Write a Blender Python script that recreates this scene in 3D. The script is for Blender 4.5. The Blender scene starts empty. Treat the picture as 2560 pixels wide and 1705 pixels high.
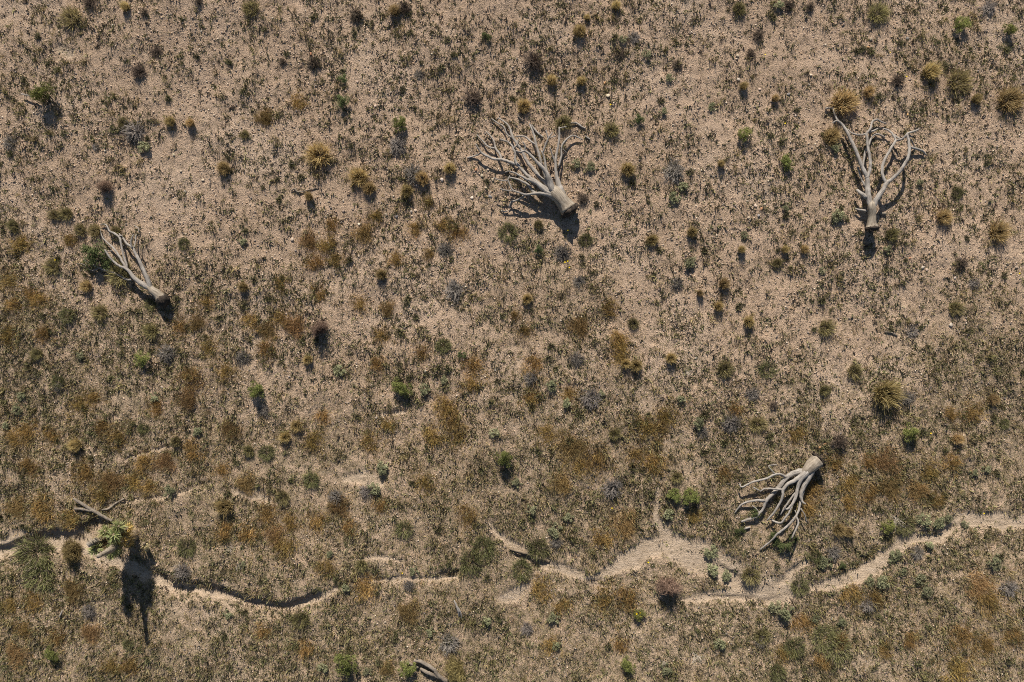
import bpy, math
import numpy as np
from mathutils import Vector

# ------------------------------------------------------------------ camera, sky, sun, exposure
SC = bpy.context.scene
COL = SC.collection
PXM = 60.0                                   # photograph pixels per metre of ground
HFOV = math.radians(65.0)
H = (1280 / PXM) / math.tan(HFOV / 2)        # flying height of the camera
cam = bpy.data.cameras.new('camera'); cam.sensor_width = 36.0
cam.lens = 18.0 / math.tan(HFOV / 2); cam.clip_end = 3000.0; cam.clip_start = 0.1
cam_o = bpy.data.objects.new('camera', cam); COL.objects.link(cam_o)
cam_o.location = (0, 0, H); cam_o.rotation_euler = (0, 0, 0); SC.camera = cam_o

SUN_EL, SUN_AZ = math.radians(33.0), math.radians(7.0)
world = bpy.data.worlds.new('World'); SC.world = world; world.use_nodes = True
wn = world.node_tree; wn.nodes.clear()
wo = wn.nodes.new('ShaderNodeOutputWorld'); wb = wn.nodes.new('ShaderNodeBackground'); ws = wn.nodes.new('ShaderNodeTexSky')
ws.sky_type = 'NISHITA'; ws.sun_disc = False; ws.sun_elevation = SUN_EL; ws.sun_rotation = -SUN_AZ
ws.altitude = 1200; ws.air_density = 1.0; ws.dust_density = 0.6
wb.inputs['Strength'].default_value = 0.06
wn.links.new(ws.outputs[0], wb.inputs[0]); wn.links.new(wb.outputs[0], wo.inputs[0])
sun = bpy.data.lights.new('sun', 'SUN'); sun.energy = 5.0; sun.angle = math.radians(0.53); sun.color = (1.0, 0.95, 0.88)
sun_o = bpy.data.objects.new('sun', sun); COL.objects.link(sun_o); sun_o.location = (0, 30, 40)
sd = Vector((math.cos(SUN_EL) * math.sin(SUN_AZ), -math.cos(SUN_EL) * math.cos(SUN_AZ), -math.sin(SUN_EL)))
sun_o.rotation_euler = sd.to_track_quat('-Z', 'Y').to_euler()
SC.view_settings.view_transform = 'Standard'; SC.view_settings.look = 'None'
SC.view_settings.exposure = 0.5; SC.view_settings.gamma = 1.0; SC.view_settings.use_curve_mapping = False
SC.render.engine = 'CYCLES'
SC.cycles.use_denoising = False; SC.cycles.pixel_filter_type = 'BLACKMAN_HARRIS'; SC.cycles.filter_width = 1.0
SC.cycles.max_bounces = 4; SC.cycles.diffuse_bounces = 3; SC.cycles.transmission_bounces = 2
SC.cycles.glossy_bounces = 1; SC.cycles.sample_clamp_indirect = 4.0

# ------------------------------------------------------------------ small maths
RS = np.random.RandomState(7)

def W(px, py, z=0.0):
    """photograph pixel + height above ground -> world x, y"""
    k = (H - z) / H
    return (px - 1280.0) / PXM * k, (852.5 - py) / PXM * k

_tab = np.random.RandomState(3).rand(257, 257)
_tab[256, :] = _tab[0, :]; _tab[:, 256] = _tab[:, 0]
def vnoise(x, y):
    xi = np.floor(x).astype(int); yi = np.floor(y).astype(int)
    fx = x - xi; fy = y - yi
    fx = fx * fx * (3 - 2 * fx); fy = fy * fy * (3 - 2 * fy)
    xi &= 255; yi &= 255
    a = _tab[yi, xi]; b = _tab[yi, xi + 1]; c = _tab[yi + 1, xi]; d = _tab[yi + 1, xi + 1]
    return (a * (1 - fx) + b * fx) * (1 - fy) + (c * (1 - fx) + d * fx) * fy
def fbm(x, y, s, o=4, seed=0.0):
    x = np.asarray(x, float) / s + 31.7 * seed + 900; y = np.asarray(y, float) / s + 17.3 * seed + 900
    t = np.zeros_like(x); a = 0.5; n = 0
    for i in range(o):
        t += a * vnoise(x, y); n += a; a *= 0.5; x = x * 2.03 + 5.1; y = y * 2.03 + 9.7
    return t / n
def sstep(a, b, x):
    t = np.clip((x - a) / (b - a), 0, 1); return t * t * (3 - 2 * t)

# ------------------------------------------------------------------ terrain: a dry wash with cut banks
def seg_dist(x, y, pts, vals=None):
    """distance, signed side (+ = south/right of travel), t-from-end, interpolated value along a polyline"""
    best = np.full(x.shape, 1e9); side = np.zeros(x.shape); val = np.zeros(x.shape); along = np.zeros(x.shape)
    L = 0.0
    for i in range(len(pts) - 1):
        ax, ay = pts[i]; bx, by = pts[i + 1]
        dx, dy = bx - ax, by - ay; l2 = dx * dx + dy * dy; l = math.sqrt(l2)
        t = np.clip(((x - ax) * dx + (y - ay) * dy) / l2, 0, 1)
        d = np.hypot(x - ax - t * dx, y - ay - t * dy)
        cr = dx * (y - ay) - dy * (x - ax)
        m = d < best
        best = np.where(m, d, best); side = np.where(m, -np.sign(cr), side)
        along = np.where(m, L + t * l, along)
        if vals is not None: val = np.where(m, vals[i] * (1 - t) + vals[i + 1] * t, val)
        L += l
    return best, side, along, L, val

def WP(l): return [W(*p) for p in l]
BANKS = [  # top edge of a cut bank, drop (m), width over which the bed rises again (m)
    ([(-90, 1385), (0, 1364), (50, 1348), (100, 1332), (130, 1327), (175, 1318), (215, 1299), (245, 1281), (260, 1270)], .21, 1.3),
    ([(190, 1328), (208, 1348), (230, 1366)], .12, .5),
    ([(372, 1413), (405, 1425), (440, 1452), (470, 1461), (500, 1452), (530, 1455), (560, 1470), (600, 1483), (640, 1494), (690, 1503), (735, 1500), (760, 1490), (785, 1478), (806, 1467)], .20, .9),
    ([(1082, 1442), (1110, 1428), (1140, 1424), (1168, 1438)], .15, .6),
    ([(1270, 1374), (1310, 1384), (1345, 1395), (1380, 1410)], .20, .7),
    ([(1435, 1446), (1480, 1450), (1510, 1448), (1548, 1434)], .07, .5),
    ([(1790, 1402), (1830, 1428), (1870, 1450), (1908, 1476)], .10, .8),
    ([(2110, 1418), (2150, 1396), (2176, 1380), (2204, 1350)], .11, .8),
    ([(1760, 1486), (1850, 1491), (1900, 1497), (1965, 1500)], .06, .5),
    ([(440, 1228), (480, 1206), (520, 1201), (545, 1206)], .07, .5),
    ([(2330, 1330), (2370, 1320), (2405, 1300)], .08, .6),
    ([(1925, 1452), (1960, 1440), (2000, 1408)], .05, .4),
]
BANKS = [(WP(p), d, w) for p, d, w in BANKS]
SAND = [  # centre line and half width in photograph pixels
    ([(-90, 1385), (0, 1372), (60, 1354), (130, 1346), (190, 1347), (225, 1370), (260, 1395), (320, 1412), (380, 1440), (440, 1466), (520, 1478), (580, 1492), (650, 1510), (720, 1515), (790, 1494), (850, 1465)],
     [24, 26, 27, 28, 27, 20, 15, 14, 15, 11, 10, 10, 11, 12, 10, 5]),
    ([(870, 1455), (960, 1447), (1060, 1446), (1150, 1442)], [3, 7, 7, 6]),
    ([(890, 1395), (940, 1388), (1010, 1402)], [4, 8, 4]),
    ([(1215, 1295), (1250, 1340), (1300, 1372), (1370, 1408), (1440, 1435), (1490, 1448)], [3, 8, 12, 15, 13, 13]),
    ([(1490, 1448), (1550, 1410), (1620, 1370), (1680, 1360), (1740, 1385), (1810, 1420), (1880, 1460), (1940, 1482), (1995, 1470)], [12, 19, 28, 34, 38, 38, 38, 40, 30]),
    ([(1642, 1215), (1640, 1290), (1665, 1340)], [4, 9, 22]),
    ([(1700, 1500), (1780, 1490), (1860, 1485), (1950, 1495)], [5, 14, 18, 12]),
    ([(1975, 1432), (2015, 1405)], [12, 8]),
    ([(1990, 1475), (2060, 1465), (2120, 1445), (2180, 1420), (2230, 1385), (2270, 1345)], [10, 14, 18, 24, 24, 14]),
    ([(2290, 1345), (2345, 1345), (2400, 1298), (2450, 1300), (2560, 1305), (2680, 1300)], [12, 12, 17, 23, 22, 22]),
    ([(1262, 1500), (1300, 1475), (1335, 1445)], [16, 20, 8]),
    ([(860, 1198), (905, 1192), (950, 1205)], [10, 20, 10]),
    ([(585, 1228), (640, 1238), (700, 1262)], [9, 14, 6]),
    ([(265, 1262), (340, 1248), (420, 1240), (480, 1222)], [4, 5, 5, 4]),
    ([(320, 1145), (380, 1125), (440, 1112)], [4, 7, 4]),
    ([(150, 120), (175, 135)], [10, 12]),
    ([(940, 1036), (1010, 1030)], [4, 7]),
]
SAND = [(WP(p), [w / PXM for w in v]) for p, v in SAND]
def sand_mask(x, y):
    m = np.zeros(np.shape(x))
    n = (fbm(x, y, 0.55, 3, 4) - .5) * 0.8 + (fbm(x, y, 1.6, 2, 9) - .5) * 0.3
    for p, v in SAND:
        d, s, a, L, w = seg_dist(x, y, p, v)
        m = np.maximum(m, 1 - sstep(0.7, 1.25, (d + n * np.minimum(w, .35) * 1.6) / np.maximum(w, .05)))
    return m
def height(x, y, detail=True):
    x = np.asarray(x, float); y = np.asarray(y, float)
    fade = 1 - sstep(30, 60, np.hypot(x, y))
    z = (fbm(x, y, 9.0, 3, 1) - .5) * 0.5 + (fbm(x, y, 1.7, 3, 2) - .5) * 0.16
    if detail:
        z = z + (fbm(x, y, 0.42, 3, 3) - .5) * 0.085
    near = (np.abs(x) < 26) & (np.abs(y) < 18)
    if np.any(near):
        xs = x[near]; ys = y[near]
        sm = sand_mask(xs, ys)
        dz = -0.07 * sm
        if detail: dz = dz - sm * (fbm(xs, ys, 0.42, 3, 3) - .5) * 0.06
        jx = xs + (fbm(xs, ys, .35, 2, 21) - .5) * .22; jy = ys + (fbm(xs, ys, .35, 2, 22) - .5) * .22
        for p, dep, w in BANKS:
            d, s, a, L, _ = seg_dist(jx, jy, p)
            sd_ = d * s
            endf = sstep(0.0, .5, a) * sstep(0.0, .5, L - a)
            prof = sstep(-0.04, 0.07, sd_) * (1 - sstep(0.22, w, sd_))
            dz = dz - dep * prof * endf
        z = z.copy(); z[near] = z[near] + dz
    return z * (0.15 + 0.85 * fade)
def gz(x, y): return float(height(np.array([x]), np.array([y]))[0])

# ------------------------------------------------------------------ materials
def newmat(name):
    m = bpy.data.materials.new(name); m.use_nodes = True; m.node_tree.nodes.clear(); return m, m.node_tree.nodes, m.node_tree.links
def ramp(n, stops, interp='LINEAR'):
    r = n.new('ShaderNodeValToRGB'); r.color_ramp.interpolation = interp; e = r.color_ramp.elements
    e[0].position, e[0].color = stops[0][0], (*stops[0][1], 1); e[1].position, e[1].color = stops[-1][0], (*stops[-1][1], 1)
    for p, c in stops[1:-1]: k = e.new(p); k.color = (*c, 1)
    return r
def mixc(n, l, fac, a, b, mode='MIX'):
    m = n.new('ShaderNodeMix'); m.data_type = 'RGBA'; m.blend_type = mode
    if isinstance(fac, (int, float)): m.inputs[0].default_value = fac
    else: l.new(fac, m.inputs[0])
    for v, k in ((a, 6), (b, 7)):
        if isinstance(v, tuple): m.inputs[k].default_value = (*v, 1)
        else: l.new(v, m.inputs[k])
    return m.outputs[2]

def ground_material():
    m, n, l = newmat('desert_soil')
    out = n.new('ShaderNodeOutputMaterial'); bs = n.new('ShaderNodeBsdfDiffuse'); bs.inputs['Roughness'].default_value = .6
    geo = n.new('ShaderNodeTexCoord')
    def noise(scale, det=5, rough=.6):
        t = n.new('ShaderNodeTexNoise'); t.inputs['Scale'].default_value = scale; t.inputs['Detail'].default_value = det
        t.inputs['Roughness'].default_value = rough; l.new(geo.outputs['Object'], t.inputs['Vector']); return t.outputs[0]
    def vor(scale, feat='F1'):
        t = n.new('ShaderNodeTexVoronoi'); t.feature = feat; t.inputs['Scale'].default_value = scale
        l.new(geo.outputs['Object'], t.inputs['Vector']); return t
    big = ramp(n, [(.3, (.42, .31, .216)), (.5, (.495, .37, .265)), (.72, (.555, .435, .325))]); l.new(noise(.22, 4), big.inputs[0])
    mid = ramp(n, [(.3, (.70, .68, .66)), (.5, (1, 1, 1)), (.75, (1.14, 1.1, 1.06))]); l.new(noise(2.6, 8, .72), mid.inputs[0])
    c = mixc(n, l, 1.0, big.outputs[0], mid.outputs[0], 'MULTIPLY')
    fine = ramp(n, [(.30, (.40, .36, .33)), (.47, (1, 1, 1)), (.66, (1.4, 1.37, 1.33))]); l.new(noise(22, 7, .85), fine.inputs[0])
    c = mixc(n, l, .85, c, fine.outputs[0], 'MULTIPLY')
    v1 = vor(38); grav = ramp(n, [(0, (.45, .4, .37)), (.5, (1, .97, .94)), (1, (1.45, 1.4, 1.34))]); l.new(v1.outputs['Color'], grav.inputs[0])
    c = mixc(n, l, .65, c, grav.outputs[0], 'MULTIPLY')
    # dry plant litter colour where the grass grows
    at = n.new('ShaderNodeAttribute'); at.attribute_name = 'litter'
    lit = ramp(n, [(.3, (.15, .11, .07)), (.5, (.31, .235, .15)), (.7, (.46, .36, .24))]); l.new(noise(13, 6, .75), lit.inputs[0])
    lf = n.new('ShaderNodeMath'); lf.operation = 'MULTIPLY'; l.new(at.outputs['Fac'], lf.inputs[0])
    lr = ramp(n, [(.35, (0, 0, 0)), (.6, (1, 1, 1))]); l.new(noise(3.3, 6, .7), lr.inputs[0]); l.new(lr.outputs[0], lf.inputs[1])
    c = mixc(n, l, lf.outputs[0], c, lit.outputs[0])
    # fine sand of the wash
    aw = n.new('ShaderNodeAttribute'); aw.attribute_name = 'wash'
    mp = n.new('ShaderNodeMapping'); mp.inputs['Scale'].default_value = (1.2, 5.5, 1); l.new(geo.outputs['Object'], mp.inputs['Vector'])
    st = n.new('ShaderNodeTexNoise'); st.inputs['Scale'].default_value = 2.2; st.inputs['Detail'].default_value = 7; st.inputs['Roughness'].default_value = .65
    st.inputs['Distortion'].default_value = .6; l.new(mp.outputs[0], st.inputs['Vector'])
    sand = ramp(n, [(.32, (.33, .25, .17)), (.5, (.46, .355, .25)), (.7, (.55, .435, .32))]); l.new(st.outputs[0], sand.inputs[0])
    c2 = mixc(n, l, .45, sand.outputs[0], fine.outputs[0], 'MULTIPLY')
    c = mixc(n, l, aw.outputs['Fac'], c, c2)
    l.new(c, bs.inputs['Color'])
    # relief of gravel and crust
    b1 = n.new('ShaderNodeBump'); b1.inputs['Strength'].default_value = .9; b1.inputs['Distance'].default_value = .05
    l.new(noise(7.5, 9, .75), b1.inputs['Height'])
    b2 = n.new('ShaderNodeBump'); b2.inputs['Strength'].default_value = .9; b2.inputs['Distance'].default_value = .03
    l.new(vor(30).outputs['Distance'], b2.inputs['Height']); l.new(b1.outputs[0], b2.inputs['Normal'])
    b3 = n.new('ShaderNodeBump'); b3.inputs['Distance'].default_value = .04
    iv = n.new('ShaderNodeMath'); iv.operation = 'MULTIPLY'; iv.inputs[1].default_value = .55; l.new(aw.outputs['Fac'], iv.inputs[0]); l.new(iv.outputs[0], b3.inputs['Strength'])
    l.new(st.outputs[0], b3.inputs['Height']); l.new(b2.outputs[0], b3.inputs['Normal'])
    l.new(b3.outputs[0], bs.inputs['Normal']); l.new(bs.outputs[0], out.inputs[0])
    return m

def plant_material(name, transl=.38, vary=.25, hue=.010):
    m, n, l = newmat(name)
    out = n.new('ShaderNodeOutputMaterial'); d = n.new('ShaderNodeBsdfDiffuse'); t = n.new('ShaderNodeBsdfTranslucent'); mx = n.new('ShaderNodeMixShader')
    at = n.new('ShaderNodeAttribute'); at.attribute_name = 'tint'; oi = n.new('ShaderNodeObjectInfo')
    hs = n.new('ShaderNodeHueSaturation')
    r1 = n.new('ShaderNodeMapRange'); r1.inputs[3].default_value = .5 - hue; r1.inputs[4].default_value = .5 + hue; l.new(oi.outputs['Random'], r1.inputs[0])
    mm = n.new('ShaderNodeMath'); mm.operation = 'MULTIPLY'; mm.inputs[1].default_value = 7.31; l.new(oi.outputs['Random'], mm.inputs[0])
    fr = n.new('ShaderNodeMath'); fr.operation = 'FRACT'; l.new(mm.outputs[0], fr.inputs[0])
    r2 = n.new('ShaderNodeMapRange'); r2.inputs[3].default_value = 1 - vary; r2.inputs[4].default_value = 1 + vary; l.new(fr.outputs[0], r2.inputs[0])
    l.new(r1.outputs[0], hs.inputs['Hue']); l.new(r2.outputs[0], hs.inputs['Value']); l.new(at.outputs['Color'], hs.inputs['Color'])
    l.new(hs.outputs[0], d.inputs[0]); l.new(hs.outputs[0], t.inputs[0]); mx.inputs[0].default_value = transl
    l.new(d.outputs[0], mx.inputs[1]); l.new(t.outputs[0], mx.inputs[2]); l.new(mx.outputs[0], out.inputs[0])
    return m

def wood_material(name, dark, midc, light, bump=.5):
    m, n, l = newmat(name)
    out = n.new('ShaderNodeOutputMaterial'); p = n.new('ShaderNodeBsdfPrincipled'); p.inputs['Roughness'].default_value = .85
    p.inputs['Specular IOR Level'].default_value = .15
    at = n.new('ShaderNodeAttribute'); at.attribute_name = 'bark'
    mp = n.new('ShaderNodeMapping'); mp.inputs['Scale'].default_value = (1.6, 6.5, 6.5); l.new(at.outputs['Vector'], mp.inputs['Vector'])
    a = n.new('ShaderNodeTexNoise'); a.inputs['Scale'].default_value = 2.2; a.inputs['Detail'].default_value = 8; a.inputs['Roughness'].default_value = .72; l.new(mp.outputs[0], a.inputs['Vector'])
    tc = n.new('ShaderNodeTexCoord'); b = n.new('ShaderNodeTexNoise'); b.inputs['Scale'].default_value = 3.5; b.inputs['Detail'].default_value = 5; l.new(tc.outputs['Object'], b.inputs['Vector'])
    r = ramp(n, [(.28, dark), (.45, midc), (.68, light)]); l.new(a.outputs[0], r.inputs[0])
    r2 = ramp(n, [(.3, (.72, .68, .64)), (.6, (1.08, 1.06, 1.04))]); l.new(b.outputs[0], r2.inputs[0])
    c = mixc(n, l, .8, r.outputs[0], r2.outputs[0], 'MULTIPLY'); l.new(c, p.inputs['Base Color'])
    bp = n.new('ShaderNodeBump'); bp.inputs['Strength'].default_value = bump; bp.inputs['Distance'].default_value = .03; l.new(a.outputs[0], bp.inputs['Height'])
    l.new(bp.outputs[0], p.inputs['Normal']); l.new(p.outputs[0], out.inputs[0])
    return m

def plain_material(name, c1, c2, scale=9.0, bump=.4):
    m, n, l = newmat(name)
    out = n.new('ShaderNodeOutputMaterial'); p = n.new('ShaderNodeBsdfPrincipled'); p.inputs['Roughness'].default_value = .9; p.inputs['Specular IOR Level'].default_value = .2
    tc = n.new('ShaderNodeTexCoord'); b = n.new('ShaderNodeTexNoise'); b.inputs['Scale'].default_value = scale; b.inputs['Detail'].default_value = 6; l.new(tc.outputs['Object'], b.inputs['Vector'])
    r = ramp(n, [(.3, c1), (.7, c2)]); l.new(b.outputs[0], r.inputs[0]); l.new(r.outputs[0], p.inputs['Base Color'])
    bp = n.new('ShaderNodeBump'); bp.inputs['Strength'].default_value = bump; bp.inputs['Distance'].default_value = .03; l.new(b.outputs[0], bp.inputs['Height'])
    l.new(bp.outputs[0], p.inputs['Normal']); l.new(p.outputs[0], out.inputs[0]); return m

M_SOIL = ground_material()
M_PLANT = plant_material('plant_matter')
M_COVER = plant_material('ground_cover_matter', .2, 0, 0)
M_TWIG = plant_material('dry_twigs', .0, .22, .008)
M_PEB = plant_material('pebble_rock', .0, 0, 0)
M_WOOD = wood_material('weathered_wood', (.08, .062, .046), (.26, .215, .16), (.42, .36, .285), .9)
M_WOODB = wood_material('bleached_branch', (.07, .06, .052), (.28, .248, .212), (.50, .455, .40), .9)
M_LOG = wood_material('rough_grey_log', (.07, .055, .045), (.19, .155, .12), (.34, .29, .23), .9)
M_SHAG = wood_material('shaggy_bark', (.10, .075, .05), (.22, .165, .11), (.36, .28, .19), .9)
M_ROOT = plain_material('dark_root_soil', (.018, .014, .011), (.07, .052, .038), 7, .9)
M_STONE = plant_material('stone_rock', 0, .3, .02)
M_FLOWER = plant_material('flower_petals', .15, 0, 0)

# ------------------------------------------------------------------ mesh building from arrays
def mesh_np(name, v, quads=None, tris=None, tint=None, mat=None, smooth=False, bark=None):
    v = np.ascontiguousarray(v, np.float32)
    nq = 0 if quads is None else len(quads); nt = 0 if tris is None else len(tris)
    me = bpy.data.meshes.new(name)
    me.vertices.add(len(v)); me.vertices.foreach_set('co', v.ravel())
    li = []; 
    if nq: li.append(np.asarray(quads, np.int32).ravel())
    if nt: li.append(np.asarray(tris, np.int32).ravel())
    li = np.concatenate(li); me.loops.add(len(li)); me.loops.foreach_set('vertex_index', li)
    me.polygons.add(nq + nt)
    ls = np.concatenate([np.arange(nq) * 4, nq * 4 + np.arange(nt) * 3]).astype(np.int32)
    me.polygons.foreach_set('loop_start', ls)
    if smooth: me.polygons.foreach_set('use_smooth', np.ones(nq + nt, bool))
    me.update(calc_edges=True)
    if tint is not None:
        a = me.attributes.new('tint', 'FLOAT_COLOR', 'POINT'); t = np.ones((len(v), 4), np.float32); t[:, :3] = tint; a.data.foreach_set('color', t.ravel())
    if bark is not None:
        a = me.attributes.new('bark', 'FLOAT_VECTOR', 'POINT'); a.data.foreach_set('vector', np.ascontiguousarray(bark, np.float32).ravel())
    if mat: me.materials.append(mat)
    return me

def link(name, data, parent=None, loc=(0, 0, 0), rot=(0, 0, 0), scale=(1, 1, 1)):
    o = bpy.data.objects.new(name, data); COL.objects.link(o)
    o.location = loc; o.rotation_euler = rot; o.scale = scale
    if parent is not None: o.parent = parent
    return o

def unit(a): return a / np.maximum(np.linalg.norm(a, axis=-1, keepdims=True), 1e-9)

def blades(root, d, length, width, droop, rs, seg2=True):
    """tapering blades; root (n,3), d (n,3) unit, droop bends the tip down. -> verts, quads, tris, per-vertex t, per-vertex blade id"""
    n = len(root)
    side = unit(np.cross(d, rs.normal(size=(n, 3))))
    L = length[:, None]; w = (width / 2)[:, None]
    tip = root + d * L; tip[:, 2] -= droop * length
    if not seg2:
        v = np.stack([root - side * w, root + side * w, tip], 1).reshape(-1, 3)
        return v, None, np.arange(n * 3).reshape(n, 3), np.tile([0, 0, 1.], n), np.repeat(np.arange(n), 3)
    mid = root + d * L * .55; mid[:, 2] -= droop * length * .12
    v = np.stack([root - side * w * .8, root + side * w * .8, mid + side * w, mid - side * w, tip], 1).reshape(-1, 3)
    b = np.arange(n)[:, None] * 5
    return v, b + np.array([[0, 1, 2, 3]]), b + np.array([[3, 2, 4]]), np.tile([0, 0, .55, .55, 1.], n), np.repeat(np.arange(n), 5)

def leaves(c, nrm, size, aspect, rs):
    n = len(c)
    u = unit(np.cross(nrm, rs.normal(size=(n, 3)))); w = np.cross(nrm, u)
    s = size[:, None]
    v = np.stack([c - u * s, c - w * s * aspect, c + u * s, c + w * s * aspect], 1).reshape(-1, 3)
    return v, np.arange(n * 4).reshape(n, 4), np.repeat(np.arange(n), 4)

def lerpc(a, b, t): return np.asarray(a)[None] * (1 - t[:, None]) + np.asarray(b)[None] * t[:, None]

class Acc:
    """collects pieces of one part"""
    def __init__(s): s.v = []; s.q = []; s.t = []; s.c = []; s.n = 0
    def add(s, v, q, t, c):
        if q is not None and len(q): s.q.append(np.asarray(q) + s.n)
        if t is not None and len(t): s.t.append(np.asarray(t) + s.n)
        s.v.append(v); s.c.append(np.broadcast_to(c, (len(v), 3))); s.n += len(v)
    def mesh(s, name, mat, smooth=False):
        return mesh_np(name, np.concatenate(s.v), np.concatenate(s.q) if s.q else None, np.concatenate(s.t) if s.t else None, np.concatenate(s.c), mat, smooth)

def prisms(a, b, ra, rb):
    """three-sided thin stems from a to b"""
    n = len(a); d = unit(b - a); s = unit(np.cross(d, np.array([[.31, .2, .93]]))); t = np.cross(d, s)
    vs = []
    for p, r in ((a, ra), (b, rb)):
        for k in range(3):
            ang = k * 2.0944
            vs.append(p + (s * math.cos(ang) + t * math.sin(ang)) * r[:, None])
    v = np.stack(vs, 1).reshape(-1, 3); base = np.arange(n)[:, None] * 6
    q = np.concatenate([base + np.array([[k, (k + 1) % 3, 3 + (k + 1) % 3, 3 + k]]) for k in range(3)])
    return v, q

def tilt_dirs(n, rs, tmin, tmax, p=.7):
    az = rs.rand(n) * 2 * np.pi; ti = tmin + (tmax - tmin) * rs.rand(n) ** p
    return np.stack([np.sin(ti) * np.cos(az), np.sin(ti) * np.sin(az), np.cos(ti)], 1), az, ti

# ---- plant prototypes: each about 1 m across and 1 m tall, scaled when placed
def proto_tuft(seed, n, ctip, cbase, ls=1.0, width=.022, rootr=.16, tmax=1.0, droop=.18, ragged=.3, dead=.15, cdead=(.20, .16, .12)):
    rs = np.random.RandomState(seed); A = Acc()
    d, az, ti = tilt_dirs(n, rs, .02, tmax, .8)
    sx = 1 + .35 * np.cos(az - rs.rand() * 6.28)            # lopsided
    r = rootr * np.sqrt(rs.rand(n)); ra = az + rs.normal(size=n) * .7
    root = np.stack([r * np.cos(ra), r * np.sin(ra), np.zeros(n) - .02], 1)
    L = (1.02 - .35 * (ti / tmax) ** 2) * (1 - ragged * rs.rand(n)) * (0.8 + .2 * sx)
    L = np.where(ti > .35, np.minimum(L, .62 / np.maximum(np.sin(ti), .3) * (1 - ragged * rs.rand(n))), L)
    L = L * ls * (0.75 + .5 * rs.rand(n))
    v, q, t, tt, bi = blades(root, d, L, width * (0.6 + .8 * rs.rand(n)), droop * ti, rs)
    c = lerpc(cbase, ctip, np.clip(tt * 1.1, 0, 1)) * (0.72 + .56 * rs.rand(n))[bi][:, None]
    isd = (rs.rand(n) < dead)[bi]; c[isd] = np.asarray(cdead) * (0.7 + .6 * rs.rand(n))[bi][isd][:, None]
    A.add(v, q, t, c)
    return A.mesh('bunchgrass_blades', M_PLANT)

def proto_fuzz(seed, n, c1, c2, lo=.25, dome=.5, width=.016, flat=1.0):
    """fine-stemmed rounded bush"""
    rs = np.random.RandomState(seed); A = Acc()
    d, az, ti = tilt_dirs(n, rs, .0, 1.45, .75)
    rr = (.35 + .65 * rs.rand(n)) * dome * (1 + .22 * np.sin(az * 2 + seed) + .15 * np.sin(az * 5 + seed))
    end = d * rr[:, None]; end[:, 2] *= flat * 1.6
    dd = unit(d + rs.normal(size=(n, 3)) * .45); L = .18 + .2 * rs.rand(n)
    root = end - dd * L[:, None] * .8; root[:, 2] = np.maximum(root[:, 2], 0)
    v, q, t, tt, bi = blades(root, dd, L, width * (0.6 + .8 * rs.rand(n)), np.zeros(n), rs, False)
    c = lerpc(c1, c2, rs.rand(n))[bi] * (0.7 + .6 * rs.rand(n))[bi][:, None]
    A.add(v, q, t, c)
    m = n // 14; d, az, ti = tilt_dirs(m, rs, .1, 1.3); e = d * dome * .85; e[:, 2] *= flat * 1.5
    v, q = prisms(np.zeros((m, 3)), e, np.full(m, .007), np.full(m, .003)); A.add(v, q, None, np.asarray(c1) * .6)
    return A.mesh('fine_stems', M_PLANT)

def proto_shrub_leaves(seed, n, c1, c2, lsize=.035, heads=16, aspect=.5, rx=.5, hgt=.8):
    rs = np.random.RandomState(seed); A = Acc()
    hd, az, ti = tilt_dirs(heads, rs, .0, 1.35, .7)
    hc = hd * (rx * (.55 + .45 * rs.rand(heads)))[:, None]; hc[:, 2] = .22 + hc[:, 2] / rx * (hgt - .3) * (0.75 + .25 * rs.rand(heads))
    k = rs.randint(heads, size=n); hr = (.10 + .12 * rs.rand(heads))
    off = unit(rs.normal(size=(n, 3))) * (rs.rand(n) ** .45)[:, None] * hr[k][:, None]; off[:, 2] *= 1.15
    c = hc[k] + off; c[:, 2] = np.maximum(c[:, 2], .02)
    nr = unit(unit(off) * .7 + rs.normal(size=(n, 3)) * .6 + np.array([[0, 0, .35]]))
    v, q, bi = leaves(c, nr, lsize * (0.6 + .8 * rs.rand(n)), aspect, rs)
    hb = (0.75 + .5 * rs.rand(heads))[k]
    col = lerpc(c1, c2, rs.rand(n)) * (hb * (0.75 + .5 * rs.rand(n)))[:, None]
    A.add(v, q, None, col[bi])
    return A.mesh('leaf_canopy', M_PLANT), hc
def proto_shrub_stems(seed, hc, col=(.16, .125, .09)):
    rs = np.random.RandomState(seed + 50); A = Acc()
    n = len(hc); a = np.concatenate([rs.normal(size=(n, 2)) * .04, np.zeros((n, 1)) - .03], 1)
    mid = a * .5 + hc * .5 + rs.normal(size=(n, 3)) * .04
    for p, q_, r0, r1 in ((a, mid, .016, .011), (mid, hc, .011, .005)):
        v, q = prisms(p, q_, np.full(n, r0), np.full(n, r1)); A.add(v, q, None, col)
    m = n * 3; k = rs.randint(n, size=m); e = hc[k] + rs.normal(size=(m, 3)) * .11; e[:, 2] = np.maximum(e[:, 2], .02)
    v, q = prisms(mid[k] * .4 + hc[k] * .6, e, np.full(m, .006), np.full(m, .003)); A.add(v, q, None, np.asarray(col) * 1.2)
    return A.mesh('stems', M_TWIG)

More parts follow.
